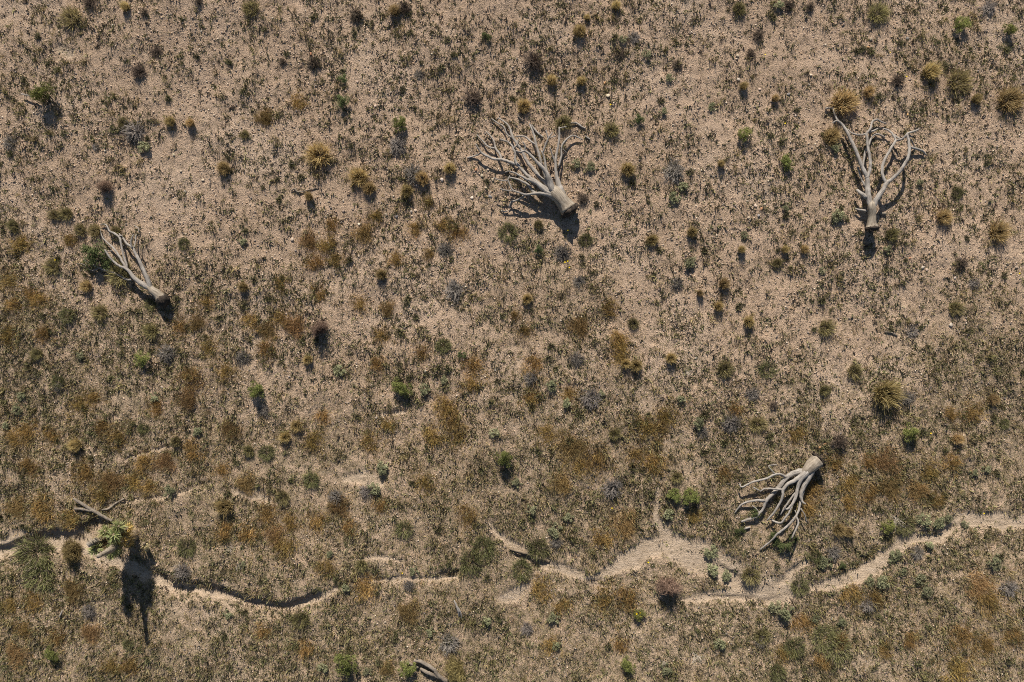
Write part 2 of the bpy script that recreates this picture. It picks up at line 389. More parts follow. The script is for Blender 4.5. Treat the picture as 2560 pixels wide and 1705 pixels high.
def proto_dead(seed, n, c1, c2, tmin=.25, tmax=1.5, fan=None, r0=.011, hz=.55):
    """skeleton shrub of radiating forked grey twigs"""
    rs = np.random.RandomState(seed); A = Acc()
    d, az, ti = tilt_dirs(n, rs, tmin, tmax, .6)
    if fan is not None:
        az = fan + rs.normal(size=n) * .75; d = np.stack([np.sin(ti) * np.cos(az), np.sin(ti) * np.sin(az), np.cos(ti)], 1)
    a = np.concatenate([rs.normal(size=(n, 2)) * .035, np.zeros((n, 1)) - .02], 1)
    L = .30 + .22 * rs.rand(n)
    d[:, 2] = np.abs(d[:, 2]) * hz * 2
    mid = a + d * (L * .55)[:, None]; end = a + unit(d + rs.normal(size=(n, 3)) * .22) * L[:, None] * .95
    end[:, 2] = np.maximum(end[:, 2], .02)
    col = lerpc(c1, c2, rs.rand(n))
    for p, q_, ra, rb in ((a, mid, r0, r0 * .75), (mid, end, r0 * .75, r0 * .35)):
        v, q = prisms(p, q_, np.full(n, ra), np.full(n, rb)); A.add(v, q, None, np.repeat(col, 6, 0))
    m = n * 3; k = rs.randint(n, size=m); s = rs.rand(m, 1); p = mid[k] * (1 - s) + end[k] * s
    e = p + unit(d[k] + rs.normal(size=(m, 3)) * .6) * (.06 + .13 * rs.rand(m))[:, None]; e[:, 2] = np.maximum(e[:, 2], .015)
    v, q = prisms(p, e, np.full(m, r0 * .5), np.full(m, r0 * .25)); A.add(v, q, None, np.repeat(col[k] * (0.7 + .5 * rs.rand(m, 1)), 6, 0))
    return A.mesh('twigs', M_TWIG)

def proto_patch(seed, n, c1, c2, hgt=1.0):
    """thin airy stand of dry grass with a soft edge; radius about .5, height 1 (scaled)"""
    rs = np.random.RandomState(seed); A = Acc()
    nb = 26; bc = rs.normal(size=(nb, 2)) * .22; k = rs.randint(nb, size=n)
    xy = bc[k] + rs.normal(size=(n, 2)) * .10
    d, az, ti = tilt_dirs(n, rs, .1, 1.15, .8)
    root = np.concatenate([xy, np.zeros((n, 1)) - .02], 1)
    L = hgt * (.45 + .55 * rs.rand(n))
    d = d * np.array([[.34, .34, 1.0]])
    v, q, t, tt, bi = blades(root, d, L, .010 + .012 * rs.rand(n), np.full(n, .05), rs, False)
    c = lerpc(c1, c2, rs.rand(n)) * (0.6 + .8 * rs.rand(n))[:, None] * (0.75 + .5 * rs.rand(nb))[k][:, None]
    A.add(v, q, t, c[bi]); return A.mesh('dry_grass_blades', M_PLANT)

NV = 4
GOLD = [proto_tuft(10 + i, 850, (.62, .455, .21), (.28, .22, .11), width=.014, dead=.08, tmax=.9, ragged=.5, rootr=.27, ls=.85) for i in range(NV)]
OLIVE = [proto_tuft(20 + i, 750, (.43, .36, .16), (.20, .17, .08), width=.014, dead=.22, ragged=.5, rootr=.30, ls=.8) for i in range(NV)]
GREENG = [proto_tuft(30 + i, 900, (.29, .285, .125), (.15, .145, .06), width=.014, ragged=.5, tmax=1.3, droop=.35, rootr=.42, dead=.22, ls=.62) for i in range(NV)]
SMALLT = [proto_tuft(40 + i, 90, (.20, .19, .085), (.10, .095, .05), width=.05, rootr=.2, tmax=1.2, dead=.2) for i in range(NV)]
ORANGE = [proto_patch(50 + i, 520, (.33, .215, .075), (.48, .325, .125)) for i in range(5)]
TANP = [proto_patch(60 + i, 1300, (.36, .225, .10), (.44, .31, .15)) for i in range(3)]
FUZZR = [proto_fuzz(70 + i, 2200, (.21, .145, .10), (.34, .24, .17)) for i in range(2)]
FUZZO = [proto_fuzz(75 + i, 2400, (.20, .155, .065), (.33, .26, .115)) for i in range(2)]
def shrubset(seed, nv, *a, **k):
    r = []
    for i in range(nv):
        c, hc = proto_shrub_leaves(seed + i, *a, **k); r.append((c, proto_shrub_stems(seed + i, hc)))
    return r
SHRUB = shrubset(80, 4, 2600, (.155, .17, .05), (.27, .275, .09), lsize=.027, heads=24)
SHRUBD = shrubset(90, 3, 2000, (.10, .125, .05), (.17, .19, .08), lsize=.030, heads=20)
LEAFY = shrubset(100, 4, 640, (.21, .21, .11), (.38, .365, .21), lsize=.048, heads=13, aspect=.55, rx=.46, hgt=.7)
DEAD = [proto_dead(110 + i, 130, (.16, .14, .12), (.34, .29, .245), r0=.013) for i in range(4)]
BROWN = [proto_dead(120 + i, 150, (.10, .075, .06), (.20, .15, .11), tmin=.05, tmax=1.3) for i in range(4)]
PALE = [proto_dead(130 + i, 36, (.42, .35, .27), (.58, .5, .4), fan=-1.2, r0=.016, hz=.25) for i in range(2)]

# ------------------------------------------------------------------ registering things
THINGS = []   # (object, kind, px, py, size m)
def tag(o, label=None, cat=None, group=None, kind=None):
    if label: o['label'] = label
    if cat: o['category'] = cat
    if group: o['group'] = group
    if kind: o['kind'] = kind
    return o

# ------------------------------------------------------------------ the ground, one sheet to the horizon
def axis(fine_lo, fine_hi, step, far):
    a = np.arange(fine_lo, fine_hi + step / 2, step); out = []; s = step; p = fine_hi
    while p < far:
        s *= 1.35; p += s; out.append(p)
    o = np.array(out); return np.concatenate([-(o[::-1]) + (fine_lo + fine_hi), a, o])
gx = axis(-24.5, 24.5, .095, 900.); gy = axis(-17.5, 17.5, .075, 900.)
GX, GY = np.meshgrid(gx, gy); GZ = height(GX.ravel(), GY.ravel())
gv = np.stack([GX.ravel(), GY.ravel(), GZ], 1); nx, ny = len(gx), len(gy)
ii = (np.arange(ny - 1)[:, None] * nx + np.arange(nx - 1)[None]).ravel()
g_me = mesh_np('ground', gv, np.stack([ii, ii + 1, ii + nx + 1, ii + nx], 1), None, None, M_SOIL, True)
def litter_mask(x, y):
    """how much dry plant litter lies here: thick in the lower half of the view, thin above"""
    base = sstep(5.5, -5.5, y + (fbm(x, y, 6., 3, 11) - .5) * 12 + .10 * x)
    base = 0.16 + .84 * base
    return np.clip(base * (0.55 + .9 * fbm(x, y, 1.4, 4, 12)), 0, 1)
near = (np.abs(gv[:, 0]) < 26) & (np.abs(gv[:, 1]) < 18)
wash = np.zeros(len(gv)); wash[near] = sand_mask(gv[near, 0], gv[near, 1])
lit = litter_mask(gv[:, 0], gv[:, 1]) * (1 - wash)
for nm, arr in (('wash', wash), ('litter', lit)):
    a = g_me.attributes.new(nm, 'FLOAT', 'POINT'); a.data.foreach_set('value', arr.astype(np.float32))
tag(link('ground', g_me), kind='structure')

# ------------------------------------------------------------------ branching wood
def catmull(P, n):
    P = np.asarray(P, float)
    if len(P) == 2:
        t = np.linspace(0, 1, n)[:, None]; return P[0] * (1 - t) + P[1] * t
    Q = np.concatenate([[2 * P[0] - P[1]], P, [2 * P[-1] - P[-2]]])
    out = []; m = len(P) - 1
    for u in np.linspace(0, m, n):
        i = min(int(u), m - 1); t = u - i; p0, p1, p2, p3 = Q[i:i + 4]
        out.append(.5 * (2 * p1 + (p2 - p0) * t + (2 * p0 - 5 * p1 + 4 * p2 - p3) * t * t + (3 * p1 - p0 - 3 * p2 + p3) * t ** 3))
    return np.array(out)
def tube(name, pts, rad, mat, sides=9, step=.09, rough=.08, seed=0, cap_round=True, flute=0.0):
    rs = np.random.RandomState(seed); pts = np.asarray(pts, float)
    L = np.sum(np.linalg.norm(np.diff(pts, axis=0), axis=1)); n = max(5, int(L / max(step, .35 * float(np.max(rad)))) + 2)
    C = catmull(np.concatenate([pts, np.asarray(rad, float)[:, None]], 1), n); R = np.maximum(C[:, 3], .006); C = C[:, :3]
    C[1:-1] += rs.normal(size=(n - 2, 3)) * np.minimum(R[1:-1] * .10, .007)[:, None]
    T = unit(np.gradient(C, axis=0)); up = np.array([0, 0, 1.]); 
    if abs(T[0, 2]) > .9: up = np.array([1., 0, 0])
    S = unit(np.cross(T, up)); U = np.cross(S, T)
    ang = np.arange(sides) * 2 * np.pi / sides
    k1 = rs.rand() * 6; uu = np.concatenate([[0], np.cumsum(np.linalg.norm(np.diff(C, axis=0), axis=1))])
    prof = 1 + rough * (np.sin(ang[None] * 3 + k1 + uu[:, None] * 4) * .5 + rs.normal(size=(n, sides)) * .45)
    if flute: prof += flute * np.sin(ang[None] * 5 + k1 + uu[:, None] * .8)
    RR = R[:, None] * prof
    V = C[:, None] + (S[:, None] * np.cos(ang)[None, :, None] + U[:, None] * np.sin(ang)[None, :, None]) * RR[..., None]
    V = V.reshape(-1, 3)
    B = np.stack([np.repeat(uu, sides), np.tile(np.cos(ang), n) * .35, np.tile(np.sin(ang), n) * .35], 1) + rs.rand(3) * 20
    i = (np.arange(n - 1)[:, None] * sides + np.arange(sides)[None]); j = np.arange(n - 1)[:, None] * sides + (np.arange(sides)[None] + 1) % sides
    q = np.stack([i, j, j + sides, i + sides], -1).reshape(-1, 4)
    V = np.concatenate([V, [C[0] - T[0] * R[0] * .25], [C[-1] + T[-1] * R[-1] * (.7 if cap_round else .1)]]); B = np.concatenate([B, [B[0]], [B[-1]]])
    a = np.arange(sides); b = (a + 1) % sides; o = (n - 1) * sides
    t = np.concatenate([np.stack([b, a, np.full(sides, n * sides)], 1), np.stack([o + a, o + b, np.full(sides, n * sides + 1)], 1)])
    return mesh_np(name, V, q, t, None, mat, True, B)

def root_plate(name, c, axis_, r, seed, mat=None, deep=1.0):
    """ragged underside of a toppled trunk: soil-dark disc with broken root stubs"""
    rs = np.random.RandomState(seed); axis_ = np.asarray(axis_) / np.linalg.norm(axis_)
    s = np.cross(axis_, [0, 0, 1.]); s /= np.linalg.norm(s); u = np.cross(s, axis_)
    n = 28; ang = np.arange(n) * 2 * np.pi / n; V = []; Q = []; T = []
    rings = [(-.03, .93), (.02, 1.06), (.08, 1.0), (.12, .76), (.15, .4), (.12, .14)]
    for off, k in rings:
        rr = r * k * (1 + .10 * rs.normal(size=n)); oo = off * deep + .025 * rs.normal(size=n)
        V.append(np.asarray(c)[None] + s[None] * (np.cos(ang) * rr)[:, None] + u[None] * (np.sin(ang) * rr)[:, None] + axis_[None] * oo[:, None])
    V = np.concatenate(V); m = len(rings)
    for k in range(m - 1):
        a = k * n + np.arange(n); b = k * n + (np.arange(n) + 1) % n; Q.append(np.stack([a, b, b + n, a + n], 1))
    V = np.concatenate([V, [np.asarray(c) + axis_ * .1], [np.asarray(c) - axis_ * .02]])
    a = (m - 1) * n + np.arange(n); b = (m - 1) * n + (np.arange(n) + 1) % n; T.append(np.stack([a, b, np.full(n, m * n)], 1))
    a = np.arange(n); b = (a + 1) % n; T.append(np.stack([b, a, np.full(n, m * n + 1)], 1))
    k = 34; an = rs.rand(k) * 6.28; rr = r * (.2 + .85 * rs.rand(k)); p0 = np.asarray(c) + s * (np.cos(an) * rr)[:, None] + u * (np.sin(an) * rr)[:, None] + axis_ * .08
    rad = unit(p0 - np.asarray(c)); p1 = p0 + unit(axis_[None] + rad * .9 + rs.normal(size=(k, 3)) * .5) * (.06 + .13 * rs.rand(k))[:, None]
    pv, pq = prisms(p0, p1, np.full(k, .016), np.full(k, .006)); Q.append(pq + len(V)); V = np.concatenate([V, pv])
    return mesh_np(name, V, np.concatenate(Q), np.concatenate(T), None, mat or M_ROOT)

def build_fallen(name, off, sc, trunk, branches, label, seed, base_z=0.0):
    """traced limb by limb: (zoom x, zoom y, half width in zoom px, height m)"""
    def cv(pts):
        out = []; rr = []; last = .3
        for p in pts:
            x, y, r = p[0], p[1], p[2]; z = p[3] if len(p) > 3 else last; last = z
            wx, wy = W(off[0] + x / sc, off[1] + y / sc, z)
            rw = r / sc / PXM * (.80 if r < 26 else .80 + .2 * min((r - 26) / 25, 1))
            out.append((wx, wy, z)); rr.append(rw * (H - z) / H)
        return np.array(out), np.array(rr)
    tp, tr = cv(trunk); g0 = gz(tp[0, 0], tp[0, 1])
    base = np.array([tp[0, 0], tp[0, 1], g0])
    root = link(name, None, None, tuple(base)); tag(root, label, 'fallen tree', 'toppled dead trees on the slope')
    def loc(P):
        P = P.copy(); P[:, 2] += height(P[:, 0], P[:, 1], False); return P - base
    P = loc(tp)
    P2 = np.concatenate([P, [P[-1] + (P[-1] - P[-2]) * .6]]); tr2 = np.concatenate([tr[:-1], [tr[-1] * .8, tr[-1] * .3]])
    link('trunk', tube('trunk', P2, tr2, M_WOOD, 18, .07, .05, seed, False, .03), root)
    ax = P[0] - P[1]
    link('root_plate', root_plate('root_plate', P[0], ax, tr[0] * 1.02, seed, None, {1: 2.4, 2: 1.5, 3: .7, 4: .5}[seed]), root)
    k = seed * 100
    for main, subs in branches:
        k += 1; p, r = cv(main)
        dd = np.linalg.norm(tp[:, :2] - p[0, :2], axis=1); j = int(dd.argmin())
        if dd[j] < tr[j] * 1.7:
            r[0] = min(r[0], tr[j] * .62)
            for st in (1, 2):
                if j - st >= 0:
                    p = np.concatenate([[tp[j - st] + (p[st - 1] - tp[j]) * (.55 if st == 1 else .3)], p]); r = np.concatenate([[min(r[0] * .95, tr[j - st] * .6)], r])
        b = link('branch', tube('branch', loc(p), r, M_WOODB, 10, .08, .07, k), root)
        for sb in subs:
            k += 1; p, r = cv(sb); link('twig', tube('twig', loc(p), r, M_WOODB, 8, .07, .08, k), b)
    THINGS.append((root, 'tree', off[0] + trunk[-1][0] / sc, off[1] + trunk[-1][1] / sc, 3))
    return root

TREE2 = [
    ([(1130, 1065, 55, .42), (1050, 1042, 32, .5), (960, 1030, 22, .55), (880, 1035, 18), (800, 1045, 16), (720, 1020, 14, .6), (650, 992, 13, .62), (620, 930, 11), (597, 878, 9)],
     [[(655, 1000, 11, .62), (580, 1000, 10), (510, 980, 7)], [(600, 885, 10, .62), (540, 887, 9), (490, 880, 9), (435, 855, 7)],
      [(810, 1042, 15, .5), (745, 1090, 14, .4), (690, 1115, 13, .28), (635, 1135, 12, .18), (610, 1200, 8, .08)], [(600, 1232, 8, .06), (560, 1245, 8, .05), (520, 1232, 7, .05)],
      [(595, 880, 9, .6), (612, 850, 8), (620, 830, 6)]]),
    ([(1075, 1015, 50, .45), (980, 945, 34, .5), (900, 885, 30, .52), (840, 845, 26), (770, 775, 24, .5), (710, 700, 22), (680, 640, 17, .52), (685, 580, 14, .55), (665, 530, 14), (650, 490, 13), (600, 440, 12), (550, 420, 11), (505, 405, 9)],
     [[(662, 515, 12, .55), (705, 470, 11, .58), (715, 420, 9), (742, 398, 7, .6)], [(505, 405, 8, .5), (530, 430, 7, .4)]]),
    ([(730, 715, 24, .45), (640, 682, 22, .38), (570, 655, 20, .34), (520, 642, 20, .33), (440, 640, 18, .32), (370, 610, 16, .33), (300, 570, 15, .36), (260, 520, 13, .42), (230, 465, 9, .5)],
     [[(522, 645, 17, .3), (505, 580, 16, .28), (460, 520, 15, .25), (440, 440, 12, .2), (410, 385, 11, .17), (350, 315, 8, .15)],
      [(455, 512, 13, .22), (370, 495, 13, .18), (310, 430, 12, .14), (240, 355, 8, .1)], [(285, 572, 11, .3), (230, 600, 11, .1), (130, 625, 12, .06)]]),
    ([(1030, 1005, 35, .52), (960, 940, 26, .58), (900, 900, 22, .6), (820, 870, 20, .65), (740, 830, 16), (680, 800, 13), (610, 780, 10), (570, 792, 7)], []),
    ([(920, 1030, 24, .45), (870, 990, 20, .42), (830, 930, 18, .42), (760, 890, 16), (690, 865, 14), (640, 855, 11), (600, 850, 8, .4)], []),
    ([(1090, 960, 44, .42), (980, 865, 31, .35), (900, 765, 28, .33), (830, 685, 25), (785, 600, 22), (740, 510, 18, .31), (690, 440, 18, .3), (650, 370, 17), (630, 300, 15, .26), (590, 230, 13, .2), (490, 155, 9, .15)],
     [[(655, 390, 12, .28), (590, 350, 11, .24), (550, 260, 10, .2), (480, 215, 9, .14), (410, 165, 8, .1)]]),
    ([(1110, 985, 58, .55), (1070, 850, 36, .68), (1020, 760, 28, .75), (940, 680, 22, .78), (870, 600, 18, .8), (790, 545, 16, .82), (740, 562, 13, .85), (690, 540, 10, .9)],
     [[(790, 548, 13, .82), (796, 490, 12, .86), (770, 438, 9, .95)]]),
    ([(1060, 900, 26, .45), (995, 720, 19, .4), (960, 600, 18), (925, 480, 17), (905, 380, 15), (870, 280, 13), (848, 228, 10, .33)],
     [[(922, 472, 14, .38), (860, 430, 14, .34), (790, 375, 12, .3), (680, 372, 9, .22)]]),
    ([(1045, 800, 20, .66), (1028, 690, 16, .66), (1015, 620, 15, .68), (984, 543, 11, .75)],
     [[(1000, 565, 12, .72), (1040, 450, 13, .8), (1070, 385, 12, .84), (1112, 328, 8, .88)], [(1062, 388, 10, .83), (1035, 300, 8, .9)], [(1080, 390, 8, .5), (1150, 370, 8, .35)]]),
    ([(1205, 1010, 60, .45), (1175, 900, 34, .48), (1150, 780, 22, .5), (1147, 650, 18), (1170, 520, 17), (1190, 400, 16), (1188, 268, 11, .55)],
     [[(1142, 690, 13, .5), (1110, 590, 12, .58), (1083, 508, 8, .7)],
      [(1180, 720, 13, .35), (1215, 600, 14, .3), (1215, 500, 13), (1255, 430, 13, .28), (1330, 370, 12, .22), (1400, 385, 11, .14), (1455, 415, 8, .08)],
      [(1222, 512, 8, .26), (1278, 567, 6, .12)], [(1190, 280, 9, .5), (1270, 262, 8, .3)]]),
]
build_fallen('fallen_joshua_tree', (1140, 260), 4.6105, [(1300, 1218, 104, .36), (1262, 1165, 88, .38), (1210, 1095, 80, .42), (1160, 1030, 80, .45), (1110, 970, 66, .48)],
             TREE2, 'toppled grey dead tree in the upper middle, with a broad tangle of many thin branches', 2)
TREE3 = [
    ([(572, 1090, 40, .5), (550, 985, 31, .5), (548, 900, 27), (540, 825, 25, .5), (500, 740, 22), (455, 620, 20, .48), (410, 520, 19, .44), (350, 390, 17, .38), (310, 330, 14, .34), (270, 305, 11), (230, 325, 8, .28)],
     [[(290, 325, 13, .3), (255, 250, 12, .16), (232, 188, 11, .12), (165, 190, 9, .1)],
      [(540, 850, 22, .5), (572, 760, 20), (575, 680, 18), (555, 560, 17, .45), (540, 425, 15, .4)],
      [(540, 430, 12, .4), (480, 440, 11, .34), (410, 425, 10), (370, 385, 8, .28)], [(543, 425, 14, .4), (580, 380, 13, .35), (595, 320, 12, .25), (640, 295, 11, .2), (680, 315, 10, .15), (730, 330, 8, .1)],
      [(548, 418, 12, .35), (610, 400, 11, .25), (650, 380, 8, .2)],
      [(505, 740, 12, .35), (525, 620, 13, .25), (570, 510, 13, .2), (600, 450, 12, .16), (650, 430, 11, .12), (715, 460, 9, .08)],
      [(528, 925, 14, .4), (490, 840, 13, .32), (460, 740, 9, .3)]]),
    ([(540, 1025, 28, .5), (480, 982, 20, .4), (445, 955, 14, .3)], []),
    ([(560, 1160, 14, .3), (470, 1140, 11, .2), (435, 1130, 8, .15)], []),
    ([(600, 1120, 36, .52), (640, 1030, 30, .58), (690, 950, 26, .62), (722, 893, 24, .63), (780, 850, 20, .66), (850, 780, 19, .72), (910, 690, 18, .77), (940, 600, 17, .78), (940, 500, 15, .74), (925, 428, 14, .7)],
     [[(722, 900, 20, .62), (690, 830, 18, .6), (685, 750, 17, .55), (710, 670, 17, .52), (760, 580, 16, .48), (820, 488, 15, .42)],
      [(818, 492, 13, .42), (797, 445, 12, .35), (760, 400, 11, .28), (700, 378, 8, .2)], [(925, 428, 13, .7), (880, 475, 13, .58), (825, 490, 12, .45)],
      [(922, 428, 13, .7), (960, 410, 12, .66), (1010, 395, 12, .6), (1042, 380, 10, .55)], [(935, 440, 11, .6), (978, 455, 9, .5)],
      [(800, 440, 10, .3), (840, 468, 11, .35), (870, 475, 9, .45)]]),
    ([(935, 540, 14, .45), (970, 555, 14, .3), (1030, 570, 14, .2), (1080, 590, 13, .14), (1106, 622, 9, .1)], [[(960, 480, 9, .4), (1000, 545, 9, .2)]]),
]
build_fallen('fallen_joshua_tree', (2020, 220), 3.7324, [(590, 1305, 58, .42), (588, 1265, 45, .42), (589, 1200, 39, .45), (588, 1140, 40, .5), (583, 1085, 44, .53)],
             TREE3, 'toppled dead tree whose pale limbs spread into a heart shape, base pointing down', 3)
TREE1 = [
    ([(1140, 1110, 46, .38), (1108, 1000, 38, .42), (1060, 880, 34), (990, 730, 30, .42), (940, 620, 27, .4), (898, 530, 24, .38), (820, 470, 20, .3), (760, 390, 16, .25), (690, 318, 11, .2)],
     [[(890, 535, 16, .42), (870, 450, 16, .48), (885, 370, 14, .53), (908, 328, 8, .55)], [(912, 530, 12, .3), (932, 440, 12, .2), (945, 330, 9, .15)],
      [(980, 300, 10, .1), (975, 240, 9, .1), (915, 200, 8, .08)]]),
    ([(1125, 1115, 55, .38), (1040, 1062, 44, .4), (960, 1002, 38), (880, 930, 33, .42), (800, 830, 28, .45), (700, 790, 22), (620, 730, 20), (540, 640, 18, .5), (478, 548, 12, .55)],
     [[(800, 840, 22, .42), (797, 760, 20, .4), (760, 640, 20, .35), (722, 470, 18, .32), (700, 375, 18, .3), (620, 312, 20, .25), (550, 280, 17, .22), (515, 210, 14, .18), (480, 180, 12, .14), (412, 180, 9, .12)],
      [(790, 820, 22, .35), (730, 700, 22, .3), (650, 580, 20, .25), (570, 490, 18, .24), (500, 430, 14, .2), (440, 360, 11, .17), (410, 250, 7, .15)],
      [(860, 985, 24, .3), (790, 975, 22, .2), (650, 905, 20, .12), (540, 860, 22, .14), (470, 840, 20, .17), (380, 800, 17, .2), (230, 735, 14, .25), (162, 676, 9, .28)],
      [(390, 815, 12, .15), (290, 850, 11, .1), (220, 790, 10, .1), (138, 750, 9, .1), (60, 745, 7, .06)], [(500, 600, 9, .3), (450, 590, 9, .25), (400, 600, 7, .2)], [(500, 570, 9, .35), (590, 565, 8, .3)],
      [(540, 350, 9, .2), (545, 300, 9, .12)], [(700, 350, 14, .3), (740, 345, 12, .3)]]),
]
build_fallen('fallen_joshua_tree', (180, 530), 5.807, [(1292, 1252, 86, .30), (1250, 1205, 68, .32), (1190, 1155, 60, .35), (1120, 1095, 56, .38)],
             TREE1, 'small toppled dead tree at the left with few smooth limbs and a black root end', 1)
TREE4 = [
    ([(1000, 325, 58, .36), (900, 342, 42, .3), (820, 372, 38, .28), (750, 422, 35), (680, 512, 33, .25), (610, 592, 30), (540, 662, 28), (500, 722, 25, .24), (480, 792, 20), (400, 892, 18, .2)],
     [[(760, 400, 24, .33), (690, 370, 20, .42), (620, 370, 18, .45), (540, 410, 17), (430, 445, 16, .42), (330, 470, 15, .4), (220, 527, 12, .35), (190, 490, 13, .3)],
      [(617, 362, 11, .46), (570, 310, 9, .5), (545, 265, 8), (640, 250, 7, .4)], [(500, 695, 22, .26), (400, 690, 18, .25), (280, 710, 16, .2), (200, 750, 14, .12), (130, 845, 9, .05)],
      [(400, 892, 18, .2), (310, 920, 22, .14), (215, 952, 17, .12)], [(440, 870, 12, .15), (400, 800, 10, .2), (345, 755, 9, .2)], [(320, 1020, 14, .08), (250, 1040, 14, .08), (195, 1090, 9, .06)],
      [(430, 570, 13, .25), (395, 550, 13, .28), (360, 530, 9, .3)]]),
    ([(1000, 350, 45, .46), (930, 402, 35, .5), (850, 452, 30), (780, 492, 27), (722, 552, 25), (715, 622, 20), (690, 702, 18, .45), (640, 792, 17, .4), (590, 862, 15, .35), (528, 932, 10, .28)],
     [[(712, 556, 17, .48), (640, 550, 16, .45), (560, 545, 14, .4), (490, 550, 12, .35), (440, 582, 8, .3)]]),
    ([(990, 365, 48, .46), (930, 445, 32, .5), (905, 540, 26), (880, 640, 25), (840, 722, 22), (790, 782, 17), (755, 795, 14, .54), (738, 768, 8, .6)],
     [[(835, 735, 17, .5), (800, 830, 15, .5), (750, 900, 16, .46), (700, 962, 17, .4), (630, 955, 15, .3), (570, 920, 12, .2)], [(870, 600, 14, .25), (780, 720, 16, .18), (690, 860, 15, .1)]]),
    ([(1060, 325, 55, .38), (1020, 430, 42, .4), (975, 522, 35, .42), (945, 602, 27, .45), (945, 662, 22), (965, 712, 16, .5), (1002, 735, 8, .52)],
     [[(975, 540, 26, .38), (950, 650, 22, .36), (928, 750, 20, .42), (900, 850, 18, .5), (865, 905, 18, .55), (800, 980, 18, .56), (720, 1050, 18, .5), (650, 1102, 17, .38), (590, 1170, 14, .25), (530, 1220, 13, .14), (440, 1290, 10, .08)],
      [(888, 890, 14, .55), (912, 960, 14, .66), (880, 1042, 14, .72), (830, 1150, 12, .74)], [(940, 790, 11, .4), (990, 870, 9, .4), (1012, 955, 8, .3)],
      [(870, 810, 7, .36), (885, 850, 7, .4), (910, 830, 6, .42)]]),
]
build_fallen('fallen_joshua_tree', (1810, 1110), 4.9, [(1148, 196, 92, .34), (1105, 235, 82, .36), (1060, 275, 76, .38), (990, 335, 66, .4)],
             TREE4, 'toppled dead tree at lower right with smooth limbs sweeping down left above the wash', 4)

